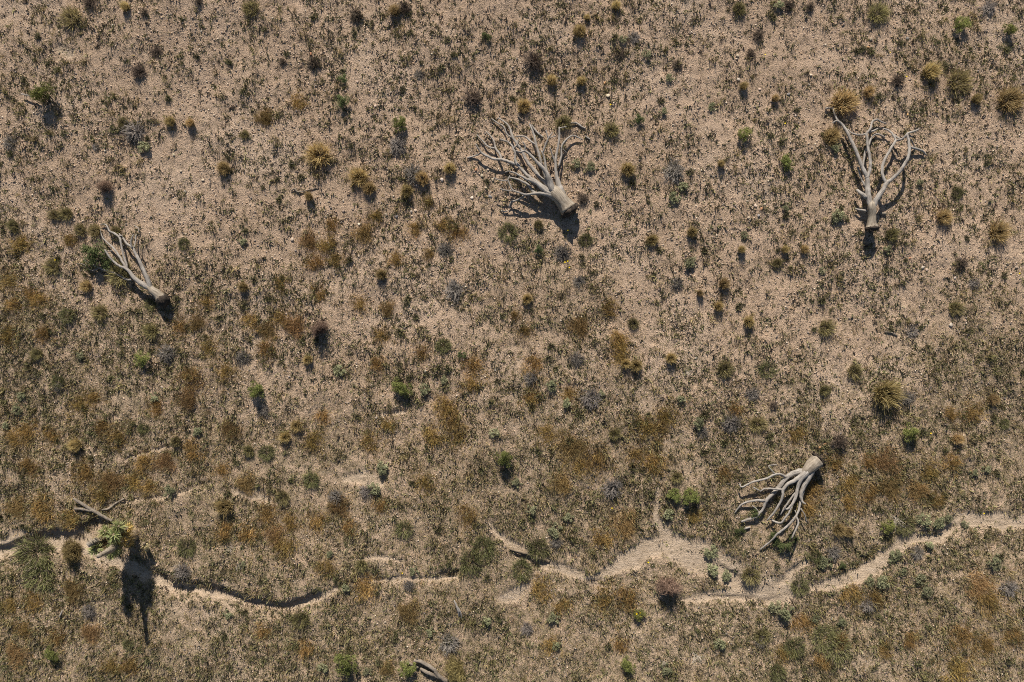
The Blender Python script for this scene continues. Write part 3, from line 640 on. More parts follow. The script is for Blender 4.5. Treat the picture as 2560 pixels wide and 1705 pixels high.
# ---- standing Joshua tree beside the wash
def joshua():
    bx, by = W(337, 1334); g = gz(bx, by)
    root = link('standing_joshua_tree', None, None, (bx, by, g))
    tag(root, 'green spiky living tree standing in the left end of the wash, casting a long shadow', 'joshua tree')
    def q(px, py, z):
        x, y = W(px, py, z); return (x - bx, y - by, z)
    def v(gx_, gy_, z):                     # a point straight above photograph ground pixel gx_, gy_
        x, y = W(gx_, gy_); return (x - bx, y - by, z)
    fork = v(334, 1333, .75)
    link('trunk', tube('trunk', [(0, 0, -.1), v(337, 1334, .3), fork], [.27, .22, .2], M_SHAG, 14, .07, .12, 5), root)
    limbs = [
        ([fork, v(338, 1337, 1.2), v(340, 1341, 1.9), v(341, 1341, 2.4), v(341, 1341, 2.92)], 'stub'),
        ([fork, v(312, 1328, .95), v(303, 1324, 1.4), v(301, 1323, 1.9), v(301, 1323, 2.3)], 'stub'),
        ([fork, v(342, 1318, 1.2), q(300, 1314, 1.85)], 'green'), ([fork, v(342, 1322, 1.4), q(288, 1336, 2.05)], 'green'),
        ([fork, v(318, 1316, 1.2), q(268, 1327, 1.75)], 'green'), ([fork, v(338, 1345, 1.2), q(289, 1367, 1.75)], 'green'),
        ([fork, v(308, 1338, 1.2), q(241, 1373, 1.95)], 'green'), ([fork, v(325, 1352, .9), q(283, 1383, 1.35)], 'green'),
        ([fork, v(352, 1338, .85), v(352, 1340, 1.05)], 'gold'), ([fork, v(322, 1340, .85), v(318, 1345, 1.0)], 'gold'),
        ([fork, v(350, 1335, 1.2), q(309, 1350, 1.65)], 'gold'), ([fork, v(352, 1312, 1.0), q(323, 1318, 1.2)], 'gold'), ([fork, v(356, 1330, 1.1), q(316, 1338, 1.4)], 'gold')]
    def rosette(c, d, n, r, cols, droop, seed, down=False):
        rr = np.random.RandomState(seed); d = np.asarray(d) / np.linalg.norm(d)
        a = unit(np.cross(d, [0.3, .2, .9])); b = np.cross(d, a)
        az = rr.rand(n) * 6.283; ti = (0.15 + 1.75 * rr.rand(n) ** .8) if not down else (1.2 + 1.3 * rr.rand(n))
        dd = d[None] * np.cos(ti)[:, None] + (a[None] * np.cos(az)[:, None] + b[None] * np.sin(az)[:, None]) * np.sin(ti)[:, None]
        rootp = np.asarray(c)[None] - d[None] * (.22 * rr.rand(n))[:, None]
        v, q_, t, tt, bi = blades(rootp, dd, r * (.75 + .35 * rr.rand(n)), np.full(n, .036), np.full(n, droop), rr)
        col = lerpc(cols[0], cols[1], rr.rand(n))[bi] * (0.75 + .45 * tt)[:, None]
        A = Acc(); A.add(v, q_, t, col); return A.mesh('leaf_rosette', M_PLANT)
    for k_, z_ in enumerate((.25, .45, .65, .85, 1.05)):
        link('dead_leaf_skirt', rosette(v(336, 1334, z_), (0, 0, 1), 90, .36, ((.22, .16, .08), (.42, .31, .15)), .1, 600 + k_, True), root)
    for i, (p, kind) in enumerate(limbs):
        p = np.array(p); r = np.array([.17, .15, .13, .09, .08]) if kind == 'stub' and i == 0 else (np.array([.15, .14, .13, .12, .11]) if kind == 'stub' else np.linspace(.14, .09, len(p)))
        m = tube('branch', p, r, M_WOOD if kind == 'stub' else M_SHAG, 10, .07, .14, 200 + i, kind != 'stub')
        b = link('branch' if kind != 'stub' else 'bare_branch', m, root)
        d = p[-1] - p[-2]; d = d / np.linalg.norm(d) + np.array([0, 0, .4])
        if kind == 'green':
            link('leaf_rosette', rosette(p[-1], d, 110, .37, ((.30, .33, .12), (.48, .49, .24)), .03, 300 + i), b)
            for w_ in (.2, .45): link('dead_leaf_skirt', rosette(p[-1] * (1 - w_) + p[-2] * w_, d, 80, .25, ((.24, .175, .085), (.40, .31, .16)), .1, 330 + i, True), b)
        elif kind == 'gold':
            link('dead_leaf_skirt', rosette(p[-1], d, 150, .27, ((.42, .28, .09), (.58, .42, .17)), .12, 360 + i, False), b)
        else:
            for f_ in ((.3, .7, 1.1, 1.5, 1.9) if i == 0 else (.8, 1.3, 1.8, 2.3, 2.8)):
                k_ = int(f_); s_ = p[k_] * (1 - f_ + k_) + p[k_ + 1] * (f_ - k_)
                link('dead_leaf_skirt', rosette(s_, d, 60, .22, ((.27, .2, .1), (.46, .36, .19)), .1, 390 + i * 7 + k_, True), b)
    THINGS.append((root, 'joshua', 300, 1345, 2))
    # short dead stalk with a pale shaggy top, beside it
    sx, sy = W(371, 1374); g2 = gz(sx, sy)
    st = link('dead_stalk', None, None, (sx, sy, g2)); tag(st, 'short leaning dead stalk with straw-pale top, right of the living spiky tree', 'dead stalk')
    def q2(px, py, z): x, y = W(px, py, z); return (x - sx, y - sy, z)
    link('stalk', tube('stalk', [(0, 0, -.05), q2(369, 1370, .3), q2(362, 1356, .62)], [.09, .075, .06], M_SHAG, 9, .06, .12, 9), st)
    rs_ = rosette(q2(364, 1361, .58), np.array(q2(362, 1356, .62)) - np.array(q2(369, 1370, .3)), 90, .17, ((.5, .40, .2), (.66, .55, .32)), .1, 99, True)
    link('dead_leaf_skirt', rs_, st)
    THINGS.append((st, 'stalk', 365, 1360, .5))
joshua()

def log_thing(name, label, cat, parts, mat, seed, part='branch'):
    """parts: lists of (px, py, radius px, height m) in photograph pixels"""
    x0, y0 = W(*parts[0][0][:2]); g = gz(x0, y0); base = np.array([x0, y0, g])
    root = link(name, None, None, tuple(base)); tag(root, label, cat)
    for i, pt in enumerate(parts):
        P = []; R = []
        for px, py, r, z in pt:
            x, y = W(px, py, z); P.append((x, y, z + gz(x, y))); R.append(r / PXM)
        link('log' if i == 0 else part, tube(part, np.array(P) - base, R, mat, 9, .06, .14, seed + i), root)
    THINGS.append((root, 'log', parts[0][0][0], parts[0][0][1], 1)); return root
log_thing('driftwood_log', 'rough grey log with a broken fork, lying up-left of the living spiky tree', 'log',
          [[(283, 1301, 3.2, .06), (266, 1294, 3.8, .10), (245, 1283, 4.2, .12), (220, 1268, 4.2, .14), (200, 1255, 3.6, .17), (186, 1246, 2.6, .2)], [(232, 1276, 3.6, .12), (212, 1273, 3.6, .1), (188, 1271, 2.8, .06)]], M_LOG, 500)
log_thing('driftwood_log', 'thin pale curved stick lying beside the rough grey log near the wash', 'stick',
          [[(257, 1274, 2.2, .05), (275, 1270, 2.6, .05), (290, 1258, 2.6, .06), (312, 1246, 2.0, .05)]], M_WOOD, 510)
log_thing('forked_dead_branch', 'pale forked dead branch at the bottom edge, running under a fuzzy bush', 'branch',
          [[(1118, 1705, 5.5, .1), (1096, 1688, 5, .16), (1085, 1672, 4.6, .2), (1064, 1660, 4.6, .22), (1045, 1652, 4.2, .22), (1036, 1652, 3.2, .2)], [(1108, 1697, 5, .12), (1090, 1688, 5, .12), (1070, 1680, 5, .1), (1052, 1671, 4.2, .08)],
           [(1042, 1652, 2, .2), (1043, 1642, 1.4, .3)], [(1046, 1668, 2.6, .1), (1030, 1660, 2.4, .12), (1018, 1653, 1.8, .12)]], M_LOG, 520)
log_thing('buried_log', 'dark half-buried log along the cut bank below the big green grass', 'log',
          [[(1272, 1372, 3, .02), (1310, 1382, 4, .04), (1345, 1393, 4.5, .03), (1374, 1404, 3.5, .0)]], M_SHAG, 530)
log_thing('broken_stick', 'thin grey stick poking left out of the tall bright green shrub', 'stick', [[(98, 244, 1.6, .25), (75, 240, 1.8, .2), (54, 235, 1.4, .14)]], M_WOODB, 540)
log_thing('broken_stick', 'curved grey stick right above the tangled fallen tree', 'stick', [[(1428, 308, 2.2, .1), (1440, 308, 2.4, .08), (1452, 316, 2.3, .06), (1463, 322, 1.8, .05)]], M_WOODB, 541)
log_thing('broken_stick', 'short grey stick at the right tips of the tangled fallen tree', 'stick', [[(1463, 341, 2.2, .05), (1474, 349, 2.0, .05)]], M_WOODB, 542)
log_thing('broken_stick', 'dark bent stick above the tangled fallen tree', 'stick', [[(1294, 286, 1.6, .06), (1300, 295, 2, .07), (1309, 301, 1.6, .05)]], M_LOG, 543)
log_thing('broken_stick', 'stick lying behind the upper branches of the tangled fallen tree', 'stick', [[(1329, 312, 2, .08), (1341, 329, 2.2, .07), (1357, 343, 1.8, .05)]], M_WOODB, 544)
log_thing('broken_stick', 'short pale chunk of wood right of the trunk of the heart-shaped tree', 'stick', [[(2197, 534, 3.2, .06), (2212, 535, 3.2, .06)]], M_WOOD, 545)
log_thing('broken_stick', 'thin dark stick in the right part, below the heart-shaped tree', 'stick', [[(2214, 830, 1.6, .05), (2232, 832, 1.8, .06), (2246, 839, 1.4, .04)]], M_LOG, 546)
log_thing('broken_stick', 'pale upright bleached root pieces below the wash, left of centre bottom', 'stick',
          [[(1148, 1540, 2, .05), (1146, 1526, 2.6, .16), (1141, 1512, 2.2, .22), (1136, 1500, 1.5, .22)], [(1143, 1515, 2, .2), (1152, 1530, 1.8, .12), (1154, 1545, 1.4, .06)]], M_WOODB, 547)
log_thing('broken_stick', 'crooked pale twig lying above the wash left of the double green grass', 'stick', [[(155, 1530, 1.6, .05), (152, 1540, 1.8, .08), (158, 1525, 1.2, .1)]], M_WOODB, 548)
log_thing('broken_stick', 'dark forked stick among bare soil between the left and middle fallen trees', 'stick', [[(727, 477, 1.6, .05), (738, 472, 1.8, .07), (748, 480, 1.6, .06), (796, 468, 1.2, .04)]], M_LOG, 549)

# ------------------------------------------------------------------ the plants one can pick out: (quadrant, x, y, size) read from enlarged quarters of the photograph
QO = {0: (0, 0), 1: (1280, 0), 2: (0, 852), 3: (1280, 852)}; QS = 1.0516
G_ = [(0,330,18,25),(0,445,318,28),(0,498,322,24),(0,585,440,36),(0,832,402,64),(0,940,462,52),(0,968,492,34),(0,1068,500,34),(0,1110,466,36),(0,1182,443,30),(0,810,515,24),(0,1035,20,32),(0,1000,720,28),(0,638,755,26),(0,220,752,30),
      (1,275,12,26),(1,178,80,34),(1,198,45,16),(1,105,208,28),(1,183,210,26),(1,32,275,36),(1,610,225,22),(1,693,258,20),(1,305,445,38),(1,550,430,18),(1,475,610,28),(1,370,630,32),(1,605,655,22),(1,560,745,28),(1,545,805,26),(1,40,785,28),(1,625,845,30),(1,720,655,20),(1,770,655,22),
      (1,1112,180,48),(1,1325,255,66),(1,1232,255,26),(1,882,262,70),(1,942,238,30),(1,845,355,44),(1,1145,568,42),(1,1292,608,56),(1,495,770,18),
      (2,805,50,24),(2,190,275,36),(2,585,440,42),(2,745,255,30),(2,775,225,34),(3,328,65,32),(3,420,45,28),(3,1275,155,30),(3,995,140,76),(3,865,500,34),(3,890,505,24),(3,1180,260,28),(3,300,60,26)]
K_ = [(0,657,18,40),(0,322,322,30),(0,25,590,32),(0,390,870,42),(0,205,602,30),(0,245,605,32),(0,138,562,30),(0,168,560,36),(0,130,700,42),(0,255,820,42),(0,310,718,62),(0,182,42,52),(0,642,352,24),(0,300,605,26),
      (1,598,22,34),(1,970,30,54),(1,1188,205,64),(1,135,320,42),(1,1003,615,34),(1,262,340,42),(1,320,850,28),(1,700,690,26),(1,1175,810,36),(1,70,590,26),(1,830,862,44),
      (2,650,290,30),(2,90,35,32),(3,562,75,42),(3,648,220,42),(3,905,82,42),(3,825,130,30),(3,270,245,30),(3,435,360,30),(3,633,622,50),(3,665,785,40),(2,950,590,30),(2,790,735,44),(2,740,415,40),(2,460,265,26)]
H_ = [(2,75,572,92),(2,92,625,72),(2,488,545,44),(2,697,297,36),(2,815,370,38),(2,1270,548,54),(2,1238,588,50),(2,1165,12,36),(3,672,78,40),(3,70,550,54),(3,25,605,48),(3,765,652,44),(3,750,815,46),(3,830,790,62),(3,862,815,66),(3,705,880,42),(3,1040,490,46),(3,805,570,28),(3,1305,220,24),
      (0,1335,610,44),(0,170,830,36),(0,480,640,28),(1,1180,505,30),(1,195,630,34),(2,145,108,34),(2,375,230,28),(0,390,800,26),(2,335,800,26),(2,1060,500,40)]
S_ = [(0,110,245,52,1.25),(0,1050,325,38),(1,1190,57,46),(1,1318,75,36),(1,610,352,38),(1,722,428,38),(2,372,48,38),(2,670,135,46),(2,1055,125,52),(2,1325,305,50),(2,135,825,38),(2,910,850,58),(2,1070,862,42),(3,1053,240,48),(3,428,405,36),(3,470,408,46),(3,335,720,34),(3,990,490,36),(3,305,855,42)]
SD_ = [(0,245,668,72),(0,280,690,40),(3,718,541,38),(3,690,520,34),(3,742,520,26),(3,640,455,30),(3,600,500,28),(0,900,265,40),(0,900,205,26),(1,70,655,26),(1,335,315,28),(3,870,590,20),(2,1213,38,22),(0,1278,95,30)]
L_ = [(0,378,385,36),(0,638,635,26),(1,290,105,24),(1,355,145,28),(1,413,205,26),(1,398,295,24),(1,525,280,26),(1,450,490,28),(1,425,520,36),(1,858,568,38),(1,720,545,24),(1,465,690,38),(1,170,430,28),(1,205,440,28),(1,813,712,22),(1,990,655,26),(1,1075,480,24),(1,850,388,30),(1,705,15,30),(1,610,620,22),
      (2,208,42,26),(2,887,78,38),(2,1165,105,28),(2,1115,130,36),(2,520,240,30),(2,405,150,28),(2,52,145,26),(2,38,180,30),(2,10,222,24),(2,448,395,40),(2,1000,340,42),(2,985,390,38),(2,965,868,28),(2,1130,765,26),(2,850,860,30),(2,600,720,26),(2,1280,740,28),(2,910,645,28),(2,1085,605,28),(2,870,560,24),(2,1300,240,30),(2,640,585,20),
      (3,12,372,30),(3,495,215,38),(3,235,140,24),(3,140,165,30),(3,105,115,32),(3,443,150,26),(3,412,455,34),(3,148,462,30),(3,52,445,30),(3,110,500,44),(3,525,560,42),(3,565,625,36),(3,530,610,40),(3,108,728,36),(3,695,705,40),(3,722,718,46),(3,550,800,38),(3,118,800,26),(3,405,865,32),(3,1088,475,42),(3,1120,480,42),(3,1148,465,26),(3,1015,568,42),(3,1030,605,24),(3,943,630,30),(3,975,634,40),(3,1075,625,34),(3,1090,655,36),(3,1100,540,26),(3,1270,580,40),(3,825,583,40),(3,1255,340,26),(3,1222,350,24),(3,1195,485,24),(3,870,740,28),(3,800,735,24)]
D_ = [(0,18,372,46),(0,348,340,64),(0,250,385,24),(0,1085,455,56),(0,1045,378,54),(0,1102,190,32),(0,1172,655,48),(0,1195,762,60),(1,1262,12,40),(1,435,745,40),(1,135,662,48),(1,175,740,40),(1,1225,745,36),(1,1060,872,42),(1,430,445,66),(1,320,95,34),
      (2,430,35,56),(2,632,45,44),(2,690,185,38),(2,880,415,50),(2,960,400,44),(2,475,612,50),(2,1180,800,66),(2,1075,645,34),(2,230,715,44),(2,150,120,32),(3,1045,150,44),(3,580,215,56),(3,505,240,40),(3,635,140,44),(3,205,150,62),(3,170,50,44),(3,50,100,40),(3,265,390,60),(3,118,532,40),(3,850,560,44),(3,1070,560,40),(3,945,700,46),(3,1310,650,50),(3,40,760,40),(3,660,800,36)]
B_ = [(0,232,2,44),(0,380,35,26),(0,523,5,28),(0,410,132,38),(0,362,185,44),(0,740,160,26),(0,1240,250,58),(0,820,160,44),(0,930,30,48),(0,1060,12,44),(1,650,90,40),(1,730,10,36),(1,785,15,32),(1,55,155,62),(1,285,140,32),(1,630,140,32),(1,435,170,34),(1,185,520,38),(1,1020,205,42),(1,1190,690,44),(3,865,265,52),(3,690,170,28)]
FR_ = [(0,272,488,40),(3,412,648,62),(0,835,862,46)]
FO_ = [(2,180,555,64),(2,1195,872,66)]
P_ = [(3,490,830,50),(3,1020,468,60),(3,400,845,24),(2,600,545,34),(2,625,590,30),(3,460,80,34)]
O_ = [(0,783,265,42),(0,695,305,36),(0,45,640,46),(0,180,630,36),(0,1125,530,32),(0,810,630,34),(0,860,640,48),(0,880,680,42),(0,825,690,48),(0,835,770,42),(0,740,830,48),(0,655,850,44),(0,540,790,38),(0,470,860,44),(0,950,610,44),(0,1205,610,48),(0,1165,590,42),(0,1040,680,40),(0,1090,600,38),(0,985,565,38),(0,1020,810,32),(0,940,800,44),(0,870,590,36),(0,1125,670,32),(0,1000,880,42),(0,770,860,46),(0,700,870,42),(0,20,740,44),(0,100,790,42),(0,75,770,32),(0,30,800,38),(0,15,880,52),(0,110,880,42),(0,520,850,34),(0,735,745,36),
      (1,260,808,44),(1,180,855,44),(1,10,830,28),(1,275,885,30),(1,35,870,36),
      (2,60,240,52),(2,30,260,46),(2,270,230,44),(2,205,165,52),(2,243,155,38),(2,130,250,46),(2,70,330,52),(2,310,255,48),(2,500,290,54),(2,380,320,48),(2,430,320,42),(2,350,370,48),(2,290,375,52),(2,260,400,54),(2,220,350,58),(2,390,385,42),(2,410,175,42),(2,500,100,58),(2,490,150,44),(2,590,80,48),(2,600,240,44),(2,645,380,42),(2,580,340,34),(2,845,205,40),(2,820,265,54),(2,970,265,54),(2,1020,222,40),(2,1185,205,64),(2,1165,170,54),(2,1135,255,54),(2,1200,245,64),(2,1115,375,54),(2,1000,432,38),(2,700,455,54),(2,745,545,64),(2,650,510,54),(2,590,500,48),(2,720,510,44),(2,830,480,54),(2,1225,465,58),(2,1240,70,58),(2,1240,115,44),(2,1110,30,40),(2,990,60,40),(2,190,660,48),(2,240,770,42),(2,80,690,54),(2,20,700,44),(2,60,760,44),(2,150,780,44),(2,40,830,54),(2,290,855,44),(2,340,860,44),(2,110,440,64),(2,180,470,48),(2,40,440,44),(2,760,480,44),(2,920,490,44),(2,960,650,64),(2,1075,715,44),(2,690,760,44),(2,1020,865,32),(2,545,20,44),(2,700,20,44),(2,800,810,44),(2,890,440,44),(2,860,600,48),
      (3,285,30,52),(3,280,5,44),(3,55,65,54),(3,50,150,40),(3,150,140,40),(3,95,245,54),(3,155,275,64),(3,220,310,72),(3,185,330,48),(3,130,370,54),(3,300,480,58),(3,410,195,58),(3,350,225,54),(3,390,230,48),(3,380,320,62),(3,330,300,48),(3,300,682,62),(3,235,680,54),(3,240,520,52),(3,1215,185,58),(3,1160,195,34),(3,560,350,40),(3,850,320,44),(3,790,395,54),(3,780,440,54),(3,890,375,52),(3,945,400,48),(3,990,320,54),(3,1100,345,48),(3,1160,320,48),(3,940,315,40),(3,1070,390,44),(3,1120,420,44),(3,890,430,42),(3,1000,390,54),(3,900,672,54),(3,960,680,44),(3,1230,645,54),(3,1250,690,64),(3,1180,780,64),(3,1240,800,58),(3,1050,790,44),(3,985,815,38),(3,1320,780,54),(3,1180,870,84),(3,870,790,42),(3,770,750,54),(3,290,800,42),(3,130,700,44),(3,80,650,62),(3,820,850,44),(3,720,830,40),(3,480,460,42),(3,750,245,40),(3,590,180,36),(3,100,805,40)]

def place(kind, name, lst, protos, hfun, cat, group, color_word, dz=0.0):
    rs = np.random.RandomState(len(THINGS) + 5)
    for i, e in enumerate(lst):
        q, x, y, s = e[:4]; px = QO[q][0] + x / QS; py = QO[q][1] + y / QS; d = s / QS / PXM * (1.12 if kind == 'orange' else 1.1)
        h = e[4] if len(e) > 4 else hfun(d) * (0.85 + .3 * rs.rand())
        wx, wy = W(px, py, h * .45); g = gz(wx, wy)
        pr = protos[rs.randint(len(protos))]; rz = rs.rand() * 6.283 if kind != 'pale' else rs.normal() * .3
        sx = d * (0.92 + .16 * rs.rand()); sy = d * (0.92 + .16 * rs.rand())
        if isinstance(pr, tuple):
            o = link(name, None, None, (wx, wy, g), (0, 0, rz), (sx, sy, h))
            link('foliage', pr[0], o); link('stems', pr[1], o)
        else: o = link(name, pr, None, (wx, wy, g), (0, 0, rz), (sx, sy, h))
        tag(o, None, cat, group); THINGS.append((o, kind, px, py, d, color_word))
place('gold', 'bunchgrass', G_, GOLD, lambda d: .42 + .42 * d, 'grass tuft', 'golden bunchgrass tufts', 'straw-gold bunchgrass')
place('olive', 'bunchgrass', K_, OLIVE, lambda d: .28 + .36 * d, 'grass tuft', 'olive bunchgrass tufts', 'olive-tan bunchgrass')
place('green', 'green_bunchgrass', H_, GREENG, lambda d: .25 + .40 * d, 'grass clump', 'green drooping grass clumps', 'green drooping grass')
place('shrub', 'green_shrub', S_, SHRUB, lambda d: .85 * d, 'shrub', 'bright green shrubs', 'bright green rounded shrub')
place('shrubd', 'green_shrub', SD_, SHRUBD, lambda d: .7 * d, 'shrub', 'dark green shrubs', 'dark green small-leaved shrub')
place('leafy', 'sage_plant', L_, LEAFY, lambda d: .62 * d, 'leafy plant', 'grey-green leafy plants', 'grey-green leafy plant')
place('dead', 'dead_shrub', D_, DEAD, lambda d: .75 * d, 'dead shrub', 'grey dead shrubs', 'bare grey dead shrub')
place('brown', 'twiggy_shrub', B_, BROWN, lambda d: .85 * d, 'twiggy shrub', 'dark brown twiggy shrubs', 'dark brown twiggy shrub')
place('fuzzr', 'fuzzy_bush', FR_, FUZZR, lambda d: .95 * d, 'bush', 'reddish fuzzy bushes', 'reddish-brown fuzzy bush')
place('fuzzo', 'fuzzy_bush', FO_, FUZZO, lambda d: .8 * d, 'bush', 'olive fuzzy bushes', 'olive-tan fuzzy rounded bush')
place('pale', 'dead_yucca_leaves', P_, PALE, lambda d: .35 * d + .1, 'dead leaves', 'pale dead leaf fans', 'pale dead leaf fan')
place('orange', 'rust_grass_patch', O_, ORANGE + TANP[:1], lambda d: .24 + .14 * d, 'grass patch', 'rust-brown dry grass patches', 'rust-brown dry grass patch')

# ---- yellow flowers
fl = Acc()
for k in range(9):
    a = k * .698; c = np.array([[math.cos(a) * .5, math.sin(a) * .5, .92]]); u = np.array([math.cos(a), math.sin(a), .1]); w = np.array([-math.sin(a), math.cos(a), 0])
    v = np.array([c[0] - u * .42, c[0] - w * .2, c[0] + u * .45, c[0] + w * .2]); fl.add(v, [[0, 1, 2, 3]], None, (.80, .58, .02))
PET = fl.mesh('petals', M_FLOWER)
fs = Acc(); v, q = prisms(np.array([[0, 0, -.1]]), np.array([[0, 0, .93]]), np.array([.07]), np.array([.05])); fs.add(v, q, None, (.16, .2, .07))
fs.add(np.array([[.0, 0, .3], [.5, .2, .5], [.3, -.2, .2], [-.5, -.3, .45], [-.2, .4, .25], [0, 0, .1]]), None, [[0, 1, 2], [5, 3, 4]], (.15, .19, .07)); STK = fs.mesh('stalk', M_PLANT)
FL = [(1526, 264), (1416, 575), (1422, 653), (1412, 658), (1424, 668), (1910, 137), (2226, 130), (2271, 185), (1961, 308), (2329, 1084), (2551, 682), (136, 651), (1007, 1432), (1621, 1410), (1530, 1270), (1600, 1530), (1604, 1541), (1593, 1538), (2463, 1285), (1726, 1246)]
rsf = np.random.RandomState(8)
for px, py in FL:
    x, y = W(px, py, .3); s = .035 + .012 * rsf.rand()
    o = link('yellow_flower', None, None, (x, y, gz(x, y)), (rsf.normal() * .1, rsf.normal() * .1, rsf.rand() * 6), (s, s, .30))
    link('petals', PET, o); link('stalk', STK, o); tag(o, None, 'flower', 'small yellow flowers'); THINGS.append((o, 'flower', px, py, .1, 'tiny bright yellow flower'))

# ---- stones
def stone_mesh(seed, col):
    rs = np.random.RandomState(seed); n1 = 7; V = [[0, 0, 1.]]
    for k, (ph, r) in enumerate(((.6, .82), (1.25, 1.0), (2.0, .8))):
        for i in range(n1):
            a = (i + .5 * k) * 6.2832 / n1; rr = r * (1 + .2 * rs.normal()); V.append([rr * math.cos(a), rr * math.sin(a), math.cos(ph) * (1 + .15 * rs.normal())])
    V.append([0, 0, -.7]); V = np.array(V); T = [[0, 1 + i, 1 + (i + 1) % n1] for i in range(n1)]
    for k in range(2):
        for i in range(n1):
            a = 1 + k * n1 + i; b = 1 + k * n1 + (i + 1) % n1; T += [[a, a + n1, b], [b, a + n1, b + n1]]
    o = 1 + 2 * n1; T += [[o + i, len(V) - 1, o + (i + 1) % n1] for i in range(n1)]
    return mesh_np('stone', V, None, T, np.broadcast_to(col, (len(V), 3)), M_STONE)
ST_TAN = [stone_mesh(i, (.46, .36, .26)) for i in range(4)]; ST_WHITE = [stone_mesh(10 + i, (.50, .42, .33)) for i in range(3)]; ST_GREY = [stone_mesh(20 + i, (.26, .23, .21)) for i in range(3)]; ST_OR = [stone_mesh(30 + i, (.50, .28, .14)) for i in range(2)]
STN = [(1105, 450, 10, 'w'), (2380, 812, 12, 'w'), (1843, 140, 9, 't'), (1845, 200, 9, 'w'), (1512, 208, 9, 'o'), (1520, 240, 12, 't'), (1988, 290, 7, 'w'), (2022, 212, 7, 'w'), (2026, 188, 8, 't'), (435, 387, 9, 't'), (507, 450, 8, 't'), (463, 479, 8, 'w'), (453, 428, 7, 't'), (2272, 285, 7, 'o'), (2172, 116, 7, 'o'), (2180, 96, 9, 't'),
       (2271, 95, 8, 'g'), (2110, 60, 7, 't'), (1970, 236, 9, 'g'), (1898, 224, 8, 't'), (1867, 503, 6, 'w'), (1887, 515, 8, 't'), (1902, 523, 9, 'o'), (1880, 530, 7, 't'), (1910, 512, 7, 't'), (1895, 540, 8, 'g'), (1870, 545, 7, 't'), (1920, 535, 7, 't'), (1040, 463, 8, 'g'), (1180, 495, 8, 'w'), (1225, 492, 10, 'g'), (1192, 487, 8, 't'), (991, 540, 9, 'g'), (965, 535, 8, 't'), (1028, 528, 7, 'w'), (1038, 525, 7, 't'),
       (858, 527, 8, 't'), (897, 560, 7, 'w'), (730, 598, 9, 't'), (1215, 470, 7, 't'), (1232, 450, 8, 't'), (1205, 440, 9, 't'), (1190, 425, 8, 'o'), (1220, 425, 7, 't'), (1200, 405, 7, 't'), (2276, 645, 7, 'o'), (2308, 668, 8, 'w'), (2390, 694, 8, 'w'), (2542, 668, 9, 't'), (2318, 674, 8, 't'), (2380, 745, 7, 't'), (1950, 1010, 7, 't'), (2062, 1110, 8, 'o'), (2048, 1118, 8, 'o'), (2055, 1128, 9, 'o'), (2040, 1135, 7, 't'), (2380, 1150, 8, 't'),
       (236, 366, 9, 'g'), (265, 378, 7, 'w'), (505, 80, 6, 'w'), (353, 36, 6, 'w'), (170, 124, 5, 'w'), (285, 65, 6, 'w'), (775, 133, 10, 'o'), (893, 203, 7, 't'), (938, 264, 8, 't'), (1063, 928, 7, 'w'), (1238, 925, 7, 'w'), (940, 1045, 7, 'w'), (721, 942, 7, 'w'), (1047, 1058, 6, 't'), (245, 1062, 6, 't'), (405, 968, 6, 'w'), (1740, 895, 7, 'w'), (1450, 905, 6, 'w'), (1318, 903, 6, 'w'), (1604, 1085, 6, 'w'), (1392, 1645, 6, 'w'), (2082, 1548, 8, 'w'), (1160, 1670, 6, 'w'), (1775, 1488, 7, 't'), (1823, 1500, 7, 't')]
for px, py, s, c in STN:
    x, y = W(px, py, .03); r = s / PXM / 2 * (.72 + .2 * rsf.rand())
    P = {'t': ST_TAN, 'w': ST_WHITE, 'g': ST_GREY, 'o': ST_OR}[c]; nmw = {'t': 'tan', 'w': 'whitish', 'g': 'dark grey', 'o': 'orange-brown'}[c]
    o = link('stone', P[rsf.randint(len(P))], None, (x, y, gz(x, y) + r * .25), (rsf.normal() * .2, rsf.normal() * .2, rsf.rand() * 6), (r * (1 + .3 * rsf.rand()), r, r * .6))
    tag(o, None, 'stone', 'loose stones on the soil'); THINGS.append((o, 'stone_' + c, px, py, r, nmw + ' loose stone'))

# ------------------------------------------------------------------ uncountable cover
ALLP = np.array([[t[2], t[3], t[4]] for t in THINGS])
def scatter(n, seed, prob):
    rs = np.random.RandomState(seed); xs = []; ys = []; c = 0
    while c < n:
        x = rs.uniform(-24, 24, 60000); y = rs.uniform(-17, 17, 60000); k = rs.rand(60000) < prob(x, y)
        xs.append(x[k]); ys.append(y[k]); c += k.sum()
    return np.concatenate(xs)[:n], np.concatenate(ys)[:n], rs
def rust_points(per, seed):
    rs = np.random.RandomState(seed); xs = []; ys = []
    for q, x, y, sz in O_:
        px = QO[q][0] + x / QS; py = QO[q][1] + y / QS; d = sz / QS / PXM; c = W(px, py, .1); k = int(per * d * d)
        xs.append(c[0] + rs.normal(size=k) * d * .52); ys.append(c[1] + rs.normal(size=k) * d * .52)
    return np.concatenate(xs), np.concatenate(ys), rs
def herb_prob(x, y):
    cl = fbm(x, y, 1.1, 3, 31); big = fbm(x, y, 5.5, 2, 33)
    return (.16 + .84 * sstep(.33, .60, cl * .7 + big * .3)) * (1 - .93 * sand_mask(x, y)) * (.62 + .38 * sstep(8, -6, y))
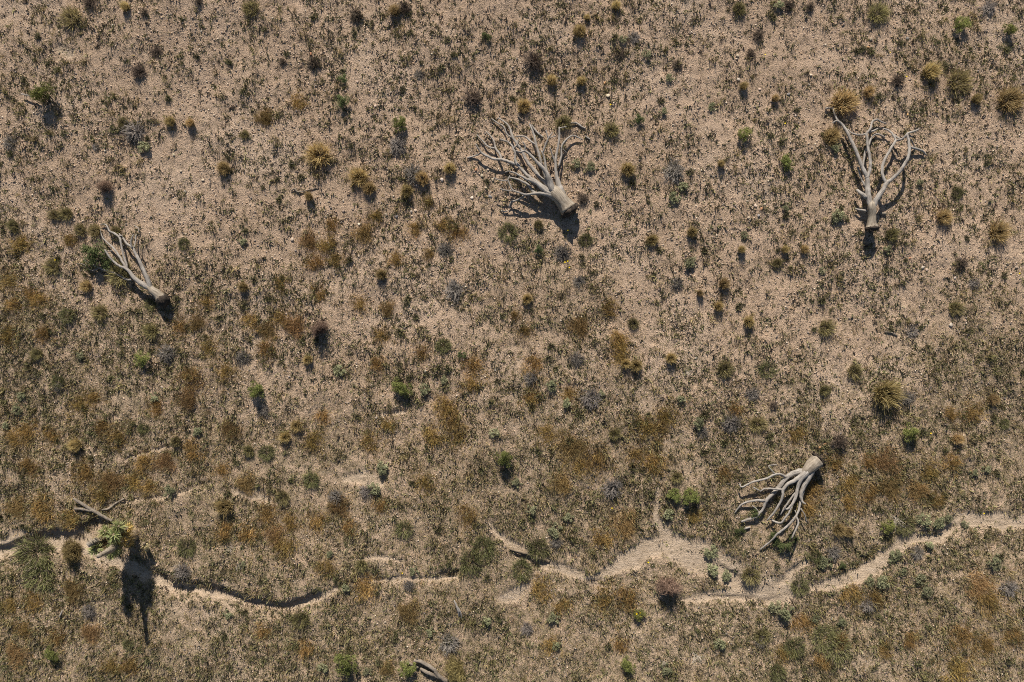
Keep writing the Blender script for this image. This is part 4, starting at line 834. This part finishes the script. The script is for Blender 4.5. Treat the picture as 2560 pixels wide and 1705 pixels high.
def cover_mesh(name, n, seed, nleaf, size, cols, prob, hgt=1.0, lw=.35, pts=None, t0=.15, t1=1.35):
    x, y, rs = pts if pts else scatter(n, seed, prob); n = len(x); z = height(x, y); A = Acc()
    s = size * (0.45 + 1.1 * rs.rand(n) ** 2.2); cc = np.asarray(cols)[rs.randint(len(cols), size=n)] * (0.7 + .6 * rs.rand(n))[:, None]
    k = np.repeat(np.arange(n), nleaf); m = n * nleaf
    d, az, ti = tilt_dirs(m, rs, t0, t1, .8); d[:, 2] *= hgt
    jit = rs.normal(size=(m, 2)) * (s[k] * .32)[:, None]
    root = np.stack([x[k] + jit[:, 0], y[k] + jit[:, 1], z[k] - .015], 1)
    v, q, t, tt, bi = blades(root, d, s[k] * (.5 + .6 * rs.rand(m)), s[k] * lw * (0.6 + .8 * rs.rand(m)), np.zeros(m), rs, False)
    A.add(v, q, t, (cc[k] * (0.75 + .5 * rs.rand(m))[:, None])[bi]); return A.mesh(name, M_COVER)
HC = [(.18, .165, .08), (.22, .195, .10), (.15, .145, .075), (.26, .225, .125), (.20, .15, .105), (.14, .115, .09), (.27, .24, .11)]
tag(link('herb_cover', cover_mesh('herb_cover', 100000, 41, 6, .125, HC, herb_prob, 1.15, .36)), 'countless small olive and brown herbs dotted over the soil', 'herbs', None, 'stuff')
def grass_prob(x, y): return np.clip(litter_mask(x, y) * 1.25 - .08, .04, 1) * (1 - .95 * sand_mask(x, y)) * (.35 + .65 * sstep(.35, .6, fbm(x, y, .5, 3, 51)))
GC = [(.38, .30, .14), (.34, .26, .115), (.42, .34, .20), (.22, .19, .09), (.26, .17, .08), (.18, .165, .075), (.16, .13, .08)]
tag(link('dry_grass_cover', cover_mesh('dry_grass_cover', 130000, 42, 5, .165, GC, grass_prob, 1.0, .10)), 'thin straw-coloured dry grass scattered over the soil', 'dry grass', None, 'stuff')

tag(link('rust_grass_cover', cover_mesh('rust_grass_cover', 0, 46, 4, .20, [(.36, .235, .09), (.42, .29, .12), (.30, .20, .085), (.40, .30, .14)], None, 1.0, .075, rust_points(170, 46))), 'thin rust-brown dry grass between the denser patches', 'dry grass', None, 'stuff')
TC = [(.30, .25, .11), (.24, .21, .09), (.20, .185, .08), (.36, .28, .13), (.26, .20, .11), (.17, .17, .075)]
tag(link('small_grass_cover', cover_mesh('small_grass_cover', 6500, 47, 22, .22, TC, lambda x, y: np.clip(herb_prob(x, y) + .12, 0, 1) * (1 - sand_mask(x, y)), 1.3, .09, None, .03, .95)), 'countless small straw and olive grass tufts dotted over the slope', 'grass tufts', None, 'stuff')

def pebbles(n, seed):
    x, y, rs = scatter(n, seed, lambda x, y: (.25 + .75 * sstep(.35, .65, fbm(x, y, 1.9, 3, 61))) * (1 - .9 * sand_mask(x, y)) * (.5 + .5 * sstep(-6, 6, y)))
    z = height(x, y); r = .013 + .038 * rs.rand(n) ** 2.8
    O = np.array([[1, 0, 0], [0, 1, 0], [-1, 0, 0], [0, -1, 0], [0, 0, .8], [0, 0, -.6]])
    V = O[None] * r[:, None, None] * (0.7 + .6 * rs.rand(n, 6, 1)); a = rs.rand(n) * 6.28; ca, sa = np.cos(a)[:, None], np.sin(a)[:, None]
    V = np.stack([V[..., 0] * ca - V[..., 1] * sa, V[..., 0] * sa + V[..., 1] * ca, V[..., 2]], -1) + np.stack([x, y, z + r * .3], 1)[:, None]
    F = np.array([[0, 1, 4], [1, 2, 4], [2, 3, 4], [3, 0, 4], [1, 0, 5], [2, 1, 5], [3, 2, 5], [0, 3, 5]])
    cols = np.array([(.40, .29, .20), (.48, .36, .26), (.28, .22, .18), (.50, .41, .31), (.38, .26, .17), (.20, .17, .15)])[rs.randint(6, size=n)] * (0.75 + .5 * rs.rand(n))[:, None]
    return mesh_np('pebbles', V.reshape(-1, 3), None, (np.arange(n)[:, None, None] * 6 + F[None]).reshape(-1, 3), np.repeat(cols, 6, 0), M_PEB)
tag(link('pebbles', pebbles(55000, 43)), 'fine tan and grey pebbles strewn over the soil', 'pebbles', None, 'stuff')

def twig_litter(n, seed):
    x, y, rs = scatter(n, seed, lambda x, y: sstep(.45, .7, fbm(x, y, 1.2, 3, 71)) * (1 - .9 * sand_mask(x, y))); z = height(x, y)
    a = rs.rand(n) * 6.283; L = .05 + .13 * rs.rand(n); p = np.stack([x, y, z + .015], 1); e = p + np.stack([np.cos(a) * L, np.sin(a) * L, .05 * rs.rand(n)], 1)
    v, q = prisms(p, e, .004 + .006 * rs.rand(n), .003 + .003 * rs.rand(n)); c = lerpc((.12, .09, .07), (.36, .3, .24), rs.rand(n))
    return mesh_np('twig_litter', v, q, None, np.repeat(c, 6, 0), M_COVER)
tag(link('twig_litter', twig_litter(14000, 44)), 'thin broken twigs littering the soil', 'twigs', None, 'stuff')

# ---- small green tufts: those that show largest, as things
hx, hy, rs = scatter(230, 45, lambda x, y: np.clip(herb_prob(x, y) + .15, 0, 1) * (np.abs(x) < 21.6) * (np.abs(y) < 14.4) * (1 - sand_mask(x, y)))
for x, y in zip(hx, hy):
    s = .20 + .17 * rs.rand()
    o = link('small_herb_tuft', SMALLT[rs.randint(NV)], None, (x, y, gz(x, y)), (0, 0, rs.rand() * 6), (s, s, s * .8))
    tag(o, None, 'herb tuft', 'small dark herb tufts'); THINGS.append((o, 'tuft', 1280 + x * PXM, 852.5 - y * PXM, s, 'small dark herb tuft'))

# ------------------------------------------------------------------ labels that single each plant out, by the nearest thing one can find
LM = [(1330, 420, 'the tangled fallen tree', 150), (2170, 400, 'the heart-shaped fallen tree', 150), (290, 650, 'the small left fallen tree', 110), (1930, 1250, 'the lower right fallen tree', 130), (290, 1350, 'the living spiky tree', 60),
      (105, 235, 'the tall long-shadowed shrub', 30), (1080, 1670, 'the forked branch at the bottom edge', 50), (1670, 1460, 'the reddish bush in the wash bend', 40), (80, 1410, 'the big double green grass', 50), (2410, 55, 'the top right bright shrub', 30),
      (1000, 970, 'the lone bright shrub left of centre', 30), (790, 385, 'the largest upper left tuft', 35), (2226, 985, 'the large orange-gold tuft at right', 40), (1860, 335, 'the shrub between the upper trees', 30), (650, 1490, 'the dark cut bank of the wash', 60),
      (2450, 1300, 'the right end of the sandy wash', 60), (1690, 1410, 'the middle bend of the sandy wash', 60), (640, 30, 'the left tuft on the top edge', 40), (20, 20, 'the top left corner', 30), (2540, 20, 'the top right corner', 30), (20, 1690, 'the bottom left corner', 30), (2540, 1690, 'the bottom right corner', 30),
      (1280, 20, 'the top edge middle', 30), (20, 852, 'the left edge middle', 30), (2540, 852, 'the right edge middle', 30), (1280, 852, 'the picture centre', 30), (1280, 1150, 'the bright shrub below centre', 35), (640, 980, 'the round green shrub left of centre', 35), (2100, 1550, 'the bottom right green clumps', 60), (1700, 1690, 'the bottom edge right of centre', 40), (560, 1690, 'the bottom edge left of centre', 40)]
DIRS = ['right of', 'up-right of', 'above', 'up-left of', 'left of', 'down-left of', 'below', 'down-right of']
ORD = ['nearest', 'second nearest', 'third nearest', 'fourth nearest', 'fifth nearest', 'sixth nearest', 'seventh nearest', 'eighth nearest', 'ninth nearest', 'tenth nearest', 'eleventh nearest', 'twelfth nearest', 'thirteenth nearest', 'fourteenth nearest', 'fifteenth nearest', 'sixteenth nearest']
cells = {}
for t in THINGS:
    if len(t) < 6: continue
    o, kind, px, py, d, word = t
    best = min(LM, key=lambda m: max(math.hypot(px - m[0], py - m[1]) - m[3] * .4, 0)); dx, dy = px - best[0], py - best[1]; dist = math.hypot(dx, dy)
    if dist < 22: rel = 'at'
    else: rel = DIRS[int(round(math.atan2(-dy, dx) / (math.pi / 4))) % 8]
    cells.setdefault((kind, word, rel, best[2]), []).append((dist, o))
for (kind, word, rel, lm), lst in cells.items():
    lst.sort(key=lambda a: a[0])
    for i, (d, o) in enumerate(lst):
        o['label'] = f'{word} {rel} {lm}' + (f', {ORD[min(i, 15)]}' if len(lst) > 1 else '')
